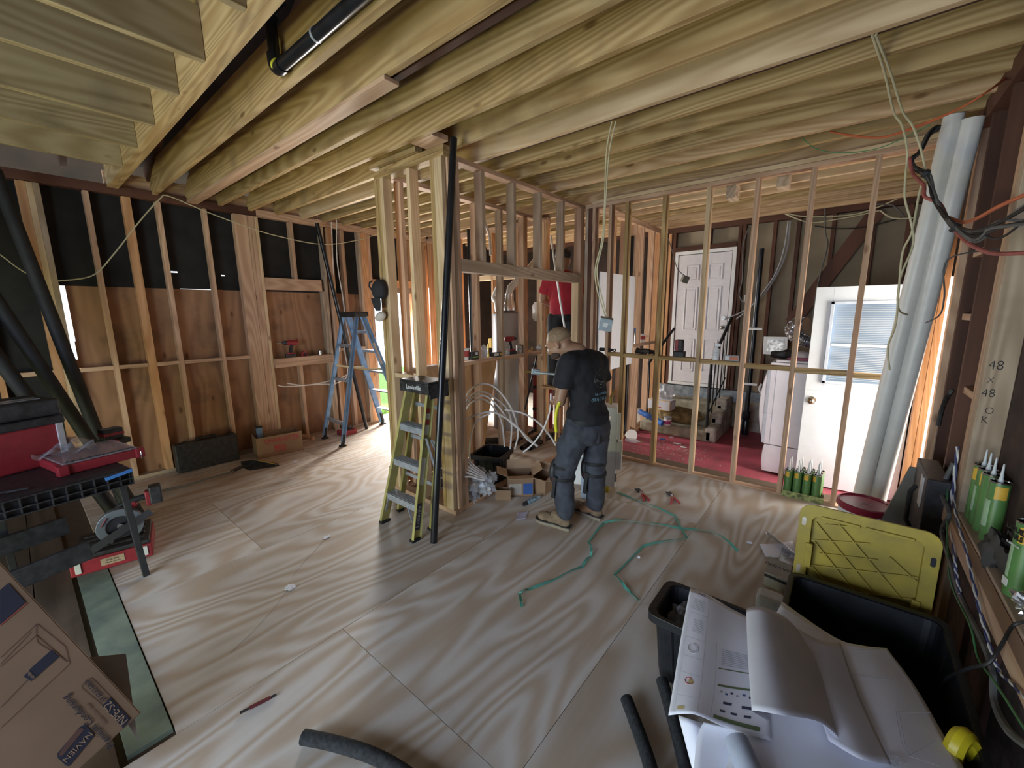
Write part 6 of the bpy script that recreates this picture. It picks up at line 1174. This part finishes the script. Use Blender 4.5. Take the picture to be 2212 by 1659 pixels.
# ================================================================ PEOPLE
M_skin = plain('tanned_skin', (.34,.185,.11), .5, var=.07, scale=8); M_stub = plain('short_cropped_hair', (.25,.165,.095), .7, var=.15, scale=60)
M_tee = plain('black_tshirt', (.012,.012,.016), .85, var=.2, scale=8, bump=.2); M_pants = plain('slate_grey_work_pants', (.060,.066,.085), .85, var=.18, scale=12, bump=.35, dirt=(.035,.038,.05)); M_boot = plain('tan_suede_boot', (.25,.175,.11), .9, var=.2, scale=18, bump=.3)
def caps(g, pts, n=14):
    """chain of tapered capsules: pts = [(point, radius), ...]"""
    for (a, ra), (b, rb) in zip(pts[:-1], pts[1:]): g.cyl(a, b, ra, rb, n)
    for p, r in pts: g.sph(p, r, n, 10)
def ell(g, c, r, rx=0, ry=0, rz=0, n=20):
    m = Matrix.Translation(Vector(c)) @ Matrix.Rotation(rz,4,'Z') @ Matrix.Rotation(ry,4,'Y') @ Matrix.Rotation(rx,4,'X') @ Matrix.Diagonal((r[0],r[1],r[2],1)); g.sph((0,0,0), 1, n, 14, m=m)
def organic(name, g, mat, par, vox=.011, it=6, fac=.6, folds=0, **kw):
    o = emit(name, g, mat, par, smooth=True, **kw)
    md = o.modifiers.new('remesh', 'REMESH'); md.mode = 'VOXEL'; md.voxel_size = vox; md.use_smooth_shade = True
    md = o.modifiers.new('smooth', 'SMOOTH'); md.factor = fac; md.iterations = it
    if folds:
        tx = bpy.data.textures.new(name+'_folds', 'CLOUDS'); tx.noise_scale = .09; tx.noise_depth = 2
        md = o.modifiers.new('folds', 'DISPLACE'); md.texture = tx; md.strength = folds; md.mid_level = .5; md.texture_coords = 'GLOBAL'
    return o
# figure faces -x; left side towards the camera (-y)
P1 = root('person', (-1.62,2.82,0), label='bald-cropped man in black T-shirt and slate work pants, head bowed, seen from behind', cat='person')
hd = V(-1.705,2.655,1.50); nk = V(-1.575,2.725,1.44)
g = G()
# head: cranium + jaw, tilted forward/down, facing (-.9,-.15,-.45)
fdir = V(-.86,-.22,-.50).normalized(); updir = V(-.42,-.10,.90); updir = (updir-fdir*updir.dot(fdir)).normalized(); sdir = fdir.cross(updir).normalized()
HM = Matrix((fdir, sdir, updir)).transposed().to_4x4(); HM.translation = hd
def hp_(x, y, z): return HM @ V(x, y, z)
def hell(g, c, r): g.sph((0,0,0), 1, 22, 16, m=HM @ Matrix.Translation(Vector(c)) @ Matrix.Diagonal((*r,1)))
hell(g, (-.012,0,.028), (.098,.078,.083)); hell(g, (.030,0,-.030), (.068,.062,.075)); hell(g, (.045,0,-.082), (.045,.044,.036)); hell(g, (.082,0,.022), (.022,.055,.018)); hell(g, (-.045,0,-.03), (.05,.06,.06))
g.add([hp_(.085,-.011,.008), hp_(.085,.011,.008), hp_(.122,.014,-.030), hp_(.122,-.014,-.030), hp_(.085,.018,-.040), hp_(.085,-.018,-.040)], [(0,1,2,3),(3,2,4,5),(0,3,5),(1,4,2),(0,5,4,1)]); g.sph(hp_(.108,0,-.030), .013, 10, 8)
for s_ in (-1,1): hell(g, (.070,s_*.034,-.018), (.022,.026,.020))
hell(g, (.088,0,-.058), (.016,.026,.008)); hell(g, (.086,0,-.069), (.016,.023,.008))
for s_ in (-1,1):       # ears
    m = HM @ Matrix.Translation((-.008,s_*.080,-.012)) @ Matrix.Rotation(s_*.25,4,'Z') @ Matrix.Diagonal((.020,.009,.033,1)); g.sph((0,0,0), 1, 14, 10, m=m); g.sph(hp_(-.002,s_*.080,-.038), .010, 8, 6)
caps(g, [(hd+V(.03,.01,-.03), .062), (nk, .064), (V(-1.545,2.74,1.38), .075)])
# torso and arms
ell(g, (-1.53,2.76,1.27), (.10,.165,.17)); ell(g, (-1.52,2.78,1.05), (.10,.14,.15)); ell(g, (-1.53,2.80,.90), (.11,.15,.12))
SL, SR = V(-1.575,2.59,1.37), V(-1.51,2.905,1.36); EL, ER = V(-1.615,2.535,1.075), V(-1.48,2.985,1.10); WL, WR = V(-1.735,2.70,1.02), V(-1.70,2.87,1.06)
for s0, e0, w0 in ((SL,EL,WL),(SR,ER,WR)): caps(g, [(s0,.062),(s0.lerp(e0,.4),.054),(e0,.043),(e0.lerp(w0,.35),.044),(w0,.029)])
# hands closing round the tool
def hand(g, w0, dirv, palm, side):
    d = Vector(dirv).normalized(); pn = Vector(palm).normalized(); sv = d.cross(pn).normalized()*side; c = w0+d*.05
    m = Matrix((d, sv, pn)).transposed().to_4x4(); m.translation = c; g.sph((0,0,0), 1, 12, 8, m=m @ Matrix.Diagonal((.048,.041,.019,1)))
    for k, (o_, ln) in enumerate(((-.030,.070),(-.010,.080),(.011,.075),(.031,.058))):
        b = c+d*.038+sv*o_; k1 = b+d*ln*.42+pn*.008; k2 = k1+d*ln*.18+pn*ln*.36; k3 = k2-d*ln*.18+pn*ln*.18
        caps(g, [(b,.0095),(k1,.0090),(k2,.0082),(k3,.0072)], 8)
    t0 = c-d*.015-sv*.038; caps(g, [(t0,.012),(t0-sv*.018+d*.028+pn*.014,.0105),(t0-sv*.006+d*.055+pn*.032,.009)], 8)
hand(g, WL, (-.75,.55,.05), (.1,.3,-.9), 1); hand(g, WR, (-.8,-.5,-.05), (.1,-.3,-.9), -1)
# legs under the trousers
HLp, HRp, KL, KR, AL_, AR_ = V(-1.56,2.705,.86), V(-1.51,2.90,.86), V(-1.66,2.675,.47), V(-1.50,2.90,.47), V(-1.625,2.645,.10), V(-1.50,2.93,.10)
for h0, k0, a0 in ((HLp,KL,AL_),(HRp,KR,AR_)): caps(g, [(h0,.085),(k0,.056),(k0.lerp(a0,.3),.054),(a0,.038)]); caps(g, [(a0,.035),(a0+V(-.12,0,-.05),.03)])
organic('body', g, M_skin, P1, .0075, 4, .5)
g = G(); hell(g, (-.016,0,.034), (.1005,.0795,.0835)); g.v = [p for p in g.v]
cut = [i for i, p in enumerate(g.v) if (HM.inverted() @ p).z < -.002+.45*max(0,(HM.inverted() @ p).x) or (HM.inverted() @ p).x > .062]; cs_ = set(cut); g.f = [f for f in g.f if not any(i in cs_ for i in f)]
emit('hair', g, M_stub, P1, smooth=True, solid=.002)
g = G(); 
for s_ in (-1,1): hell(g, (.055,s_*.040,-.072), (.040,.022,.030))
emit('beard', g, plain('dark_stubble', (.06,.035,.022), .9), P1, smooth=True)
for s_ in (-1,1):
    emit('eye', G().sph(hp_(.088,s_*.033,-.010), .0105, 10, 8), M_label, P1, smooth=True); emit('eyebrow', G().tube([hp_(.098,s_*.018,.018),hp_(.098,s_*.034,.022),hp_(.088,s_*.052,.015)], .0045, 6), bpy.data.materials['dark_stubble'], P1, smooth=True)
# T-shirt
g = G(); ell(g, (-1.525,2.75,1.28), (.128,.195,.165), ry=.08); ell(g, (-1.50,2.77,1.12), (.130,.175,.17)); ell(g, (-1.515,2.79,.985), (.135,.180,.115)); ell(g, (-1.53,2.745,1.375), (.10,.165,.065)); ell(g, (-1.555,2.735,1.42), (.075,.085,.05))
g.cyl((-1.515,2.79,.985), (-1.52,2.79,.895), .165, .172, 24)
for s0, e0 in ((SL,EL),(SR,ER)): caps(g, [(V(-1.555,2.735,1.40),.075),(s0+V(0,0,-.005),.080)], 18); g.cyl(s0, s0.lerp(e0,.66), .080, .084, 18); caps(g, [(s0+V(.01,0,-.02),.085),((s0+V(-1.52,2.77,1.10))*.5,.11),(V(-1.51,2.77,1.02),.13)], 18)
tee = organic('tshirt', g, M_tee, P1, .010, 14, .7, folds=.022)
# printed back: logo ring, drop and lines, wrapped onto the shirt with a shrinkwrap modifier
bk_c = V(-1.395,2.765,1.235); bfm = frame(bk_c-world_loc(P1)+V(.03,-.03,0), (.30,.95,0), (0,0,1))
M_pblue = plain('faded_blue_print', (.22,.42,.52), .8); M_pgrey = plain('faded_grey_print', (.22,.24,.25), .8)
def backprint(o, mat=None):
    md = o.modifiers.new('wrap', 'SHRINKWRAP'); md.target = tee; md.wrap_method = 'PROJECT'; md.use_project_x = False; md.use_project_z = False; md.use_project_y = False; md.use_negative_direction = True; md.use_positive_direction = True; md.offset = .007
    md.wrap_method = 'NEAREST_SURFACEPOINT'; return o
for body, s_, y_, m_ in (('ACTION PLUMBING', .017, -.005, M_pgrey), ('INC', .014, -.028, M_pgrey), ('Lic. # 1087801', .025, -.100, M_pblue), ('(951) 715-4741', .034, -.142, M_pblue)):
    backprint(text('shirt_print', body, s_, m_, P1, bfm @ Matrix.Translation((.0,y_,0)), ext=0, bold=.0006))
g = G(); ringp = [(bfm @ V(.068*math.cos(a), .015+.068*math.sin(a), 0))+world_loc(P1) for a in [2*PI*k/40 for k in range(41)]]
g2 = G(); g2.tube(ringp, .0011, 5); backprint(emit('logo_ring', g2, M_pgrey, P1))
dropp = [(bfm @ V(.016*math.sin(a)*max(0,math.sin(a/2))**1.2, .055+.026*math.cos(a), 0))+world_loc(P1) for a in [2*PI*k/26 for k in range(27)]]; g2 = G(); g2.tube(dropp, .0010, 5); backprint(emit('logo_drop', g2, M_pgrey, P1))
# trousers
g = G(); ell(g, (-1.525,2.80,.885), (.135,.172,.10)); ell(g, (-1.475,2.79,.82), (.115,.175,.12))
caps(g, [(HLp+V(.01,-.0,-.02),.115),(HLp.lerp(KL,.5)+V(.0,0,0),.108),(KL+V(.005,0,0),.086),(KL.lerp(AL_,.5),.082),(AL_+V(0,0,.05),.077)], 18)
caps(g, [(HRp+V(.01,-.0,-.02),.115),(HRp.lerp(KR,.5),.106),(KR+V(.005,0,0),.088),(KR.lerp(AR_,.5),.082),(AR_+V(0,0,.05),.076)], 18)
organic('work_pants', g, M_pants, P1, .010, 6, .55, folds=.026)
emit('belt', G().lathe([(.0,0)] if False else [(1.0,-.02),(1.02,0),(1.0,.02)], n=28, m=Matrix.Translation((-1.515,2.80,.905)) @ Matrix.Diagonal((.142,.182,1,1))), M_blackm, P1, smooth=True, solid=.003)
emit('belt_buckle', G().cb((-1.40,2.915,.905), (.02,.045,.035)), M_chrome, P1, bev=.004)
for nm, c, s_ in (('tool_pouch', (-1.415,2.905,.815), (.05,.10,.14)), ('hip_pocket', (-1.385,2.76,.80), (.025,.10,.12))): emit(nm, G().cb(c, s_), plain('black_pouch_cloth', (.04,.043,.052), .9) if 'black_pouch_cloth' not in bpy.data.materials else bpy.data.materials['black_pouch_cloth'], P1, bev=.025)
for k0, nm in ((KL,'knee_pad'),(KR,'knee_pad')):
    g = G(); ell(g, k0+V(-.065,-.01,-.01), (.045,.078,.115)); o = emit(nm, g, M_gun, P1, smooth=True)
    for dz in (.055,-.045): emit('strap', G().lathe([(.093,-.013),(.095,0),(.093,.013)], (k0.x+.003,k0.y,k0.z+dz), 20), M_blackm, o, smooth=True, solid=.002)
    emit('red_tab', G().cb(k0+V(-.03,-.098,-.05), (.03,.008,.035)), M_toolred, o, bev=.002)
    emit('loose_strap', G().bar(k0+V(-.02,-.10,-.02), k0+V(-.035,-.105,-.20), .03, .005, (0,1,0)), M_blackm, o)
# boots
def boot(a0, yaw, par):
    mt = Matrix.Translation((a0.x, a0.y, 0)) @ Matrix.Rotation(yaw,4,'Z'); g = G()
    def E(c, r): g.sph((0,0,0), 1, 16, 12, m=mt @ Matrix.Translation(c) @ Matrix.Diagonal((*r,1)))
    E((.015,0,.06), (.062,.046,.05)); E((-.085,0,.055), (.080,.046,.044)); E((-.165,0,.052), (.062,.053,.040)); E((.005,0,.11), (.056,.048,.06)); E((-.05,0,.09), (.055,.042,.045))
    o = organic('boot', g, M_boot, par, .008, 4, .5)
    sole = [(.085,0),(.08,.032),(.03,.042),(-.05,.040),(-.12,.053),(-.18,.057),(-.225,.042),(-.24,0),(-.225,-.042),(-.18,-.057),(-.12,-.053),(-.05,-.040),(.03,-.042),(.08,-.032)]
    emit('sole', G().prism(sole, .0, .026, mt), plain('boot_sole_tan', (.30,.25,.18), .8) if 'boot_sole_tan' not in bpy.data.materials else bpy.data.materials['boot_sole_tan'], o, bev=.004); emit('welt', G().prism([(p[0]*1.02, p[1]*1.05) for p in sole], .026, .036, mt), M_gun, o)
    emit('collar', G().lathe([(.055,.13),(.058,.15),(.050,.155)], n=18, m=mt @ Matrix.Translation((.008,0,0))), plain('brown_collar', (.10,.065,.04), .9), o, solid=.004)
    g = G()
    for k in range(4): x = -.055-.022*k; z = .128-.013*k; g.tube([mt @ V(x,-.026,z-.008), mt @ V(x-.006,0,z+.004), mt @ V(x,.026,z-.008)], .0035, 6)
    emit('lace', g, M_gun, o)
boot(AL_+V(-.02,-.01,0), .05, P1); boot(AR_+V(-.02,.02,0), -.12, P1)
# what he holds and the yellow hose
hs_ = root('gas_hose', (-1.80,2.56,.93), label='bright yellow hose hanging from the worker\'s hands', cat='hose')
emit('hose', G().tube(spline([pH(1209,868,2.95), pH(1203,885,2.95), pH(1200,910,2.95), pH(1202,935,2.95)], 6), .013, 10), plain('vivid_yellow_hose', (.70,.66,.02), .35), hs_, smooth=True); emit('hose_fitting', G().cyl(pH(1202,933,2.95), pH(1201,952,2.95), .015, n=12), M_brass, hs_, smooth=True)
wr_ = root('pipe_wrench', pH(1165,803,3.3), label='long thin clamp rod with adjustable jaws crossing the wall studs left of the worker', cat='wrench')
emit('rod', G().cyl(pH(1150,804,3.5), pH(1240,812,3.3), .010, n=10), M_steel, wr_, smooth=True); emit('clamp_head', G().bar(pH(1148,802,3.5), pH(1166,804,3.5), .035, .05), M_steel, wr_, bev=.006); emit('screw_handle', G().cyl(pH(1132,803,3.5), pH(1150,803,3.5), .009, n=8), M_brass, wr_, smooth=True)
emit('black_rod', G().cyl(pX(1160,768,-3.20), pX(1134,885,-3.20), .012, n=10), M_abs, smooth=True, label='thin black rod slanting against the far studs above the tubing', cat='rod')
# ---- second person behind the studs
d2_ = 5.25; c0 = pH(1216, 640, d2_); bxz = .77
P2 = root('person', (c0.x, c0.y, bxz), label='person in red shirt, black trousers and black cap behind the studs of the closet', cat='person')
lf_ = V(-.62,.78,0).normalized(); rt_ = V(.78,.62,0).normalized(); b0 = V(c0.x, c0.y, bxz)
def q2_(r_, f2, z): return b0+rt_*r_+lf_*f2+V(0,0,z)
g = G(); g.sph(q2_(0,0,1.60), .10, 18, 12, sq=(.9,1,1.15)); caps(g, [(q2_(0,0,1.52),.055),(q2_(0,0,1.40),.07)]); g.cyl(q2_(0,0,1.40), q2_(0,0,.95), .15, .13, 20)
for s_ in (-1,1): caps(g, [(q2_(s_*.19,0,1.38),.06),(q2_(s_*.25,.06,1.12),.045),(q2_(s_*.16,.26,1.08),.035)]); caps(g, [(q2_(s_*.10,0,.92),.085),(q2_(s_*.11,.0,.48),.06),(q2_(s_*.12,0,.06),.042)]); hand(g, q2_(s_*.16,.26,1.08), lf_, (0,0,-1), s_)
organic('body', g, M_skin, P2, .012, 5, .5)
g = G(); g.cyl(q2_(0,0,1.42), q2_(0,0,.93), .175, .165, 24); g.sph(q2_(0,0,1.40), .15, 18, 12, sq=(1,1,.5))
for s_ in (-1,1): g.cyl(q2_(s_*.18,0,1.39), q2_(s_*.235,.04,1.19), .075, .075, 16); g.sph(q2_(s_*.18,0,1.39), .078)
organic('red_shirt', g, plain('red_shirt_cloth', (.42,.025,.045), .85, var=.1, bump=.2), P2, .012, 6, .6, folds=.014)
g = G(); g.sph(q2_(0,0,.92), .16, 18, 12, sq=(1,1,.6))
for s_ in (-1,1): caps(g, [(q2_(s_*.09,0,.88),.11),(q2_(s_*.11,0,.48),.085),(q2_(s_*.12,0,.08),.075)])
organic('black_trousers', g, M_blackm, P2, .014, 5, .5)
g = G()
for s_ in (-1,1): g.sph(q2_(s_*.12,.05,.045), .06, 14, 10, sq=(1.2,1.2,.75))
for s_, nm in ((-1,'shoe'),(1,'shoe')): emit(nm, G().sph(q2_(s_*.12,.05,.045), .06, 14, 10, sq=(1.3,1.3,.75)), M_gun, P2, smooth=True)
emit('black_cap', G().sph(q2_(0,0,1.655), .108, 18, 12, sq=(1,1,.72)).bar(q2_(0,.08,1.66), q2_(0,.19,1.645), .13, .01), M_gun, P2, smooth=True)
wp = root('work_platform', (c0.x, c0.y, 0), rz=0, label='low wooden work platform under the person in red', cat='platform')
emit('platform_top', G().cb((0,0,.775), (.42,.40,.03)), M_plynew, wp, local=True)
for sx in (-1,1):
    for sy in (-1,1): emit('leg', G().cb((sx*.18,sy*.17,.38), (.05,.05,.76)), wm('fir', 2), wp, local=True)
emit('white_conduit', G().tube([pH(1190,510,4.9), pH(1197,560,4.9), pH(1210,650,4.9), pH(1225,740,4.9)], .012, 8), M_pvc, smooth=True, label='thin white conduit slanting down in front of the person in red', cat='conduit')
emit('white_tube_end', G().tube(spline([pz(1046,470,2.985), pX(1047,478,-3.5), pX(1057,510,-3.5), pX(1060,552,-3.5)], 6), .016, 10), M_pvc, smooth=True, label='cut white tube end hanging from the joists beyond the header', cat='tube')
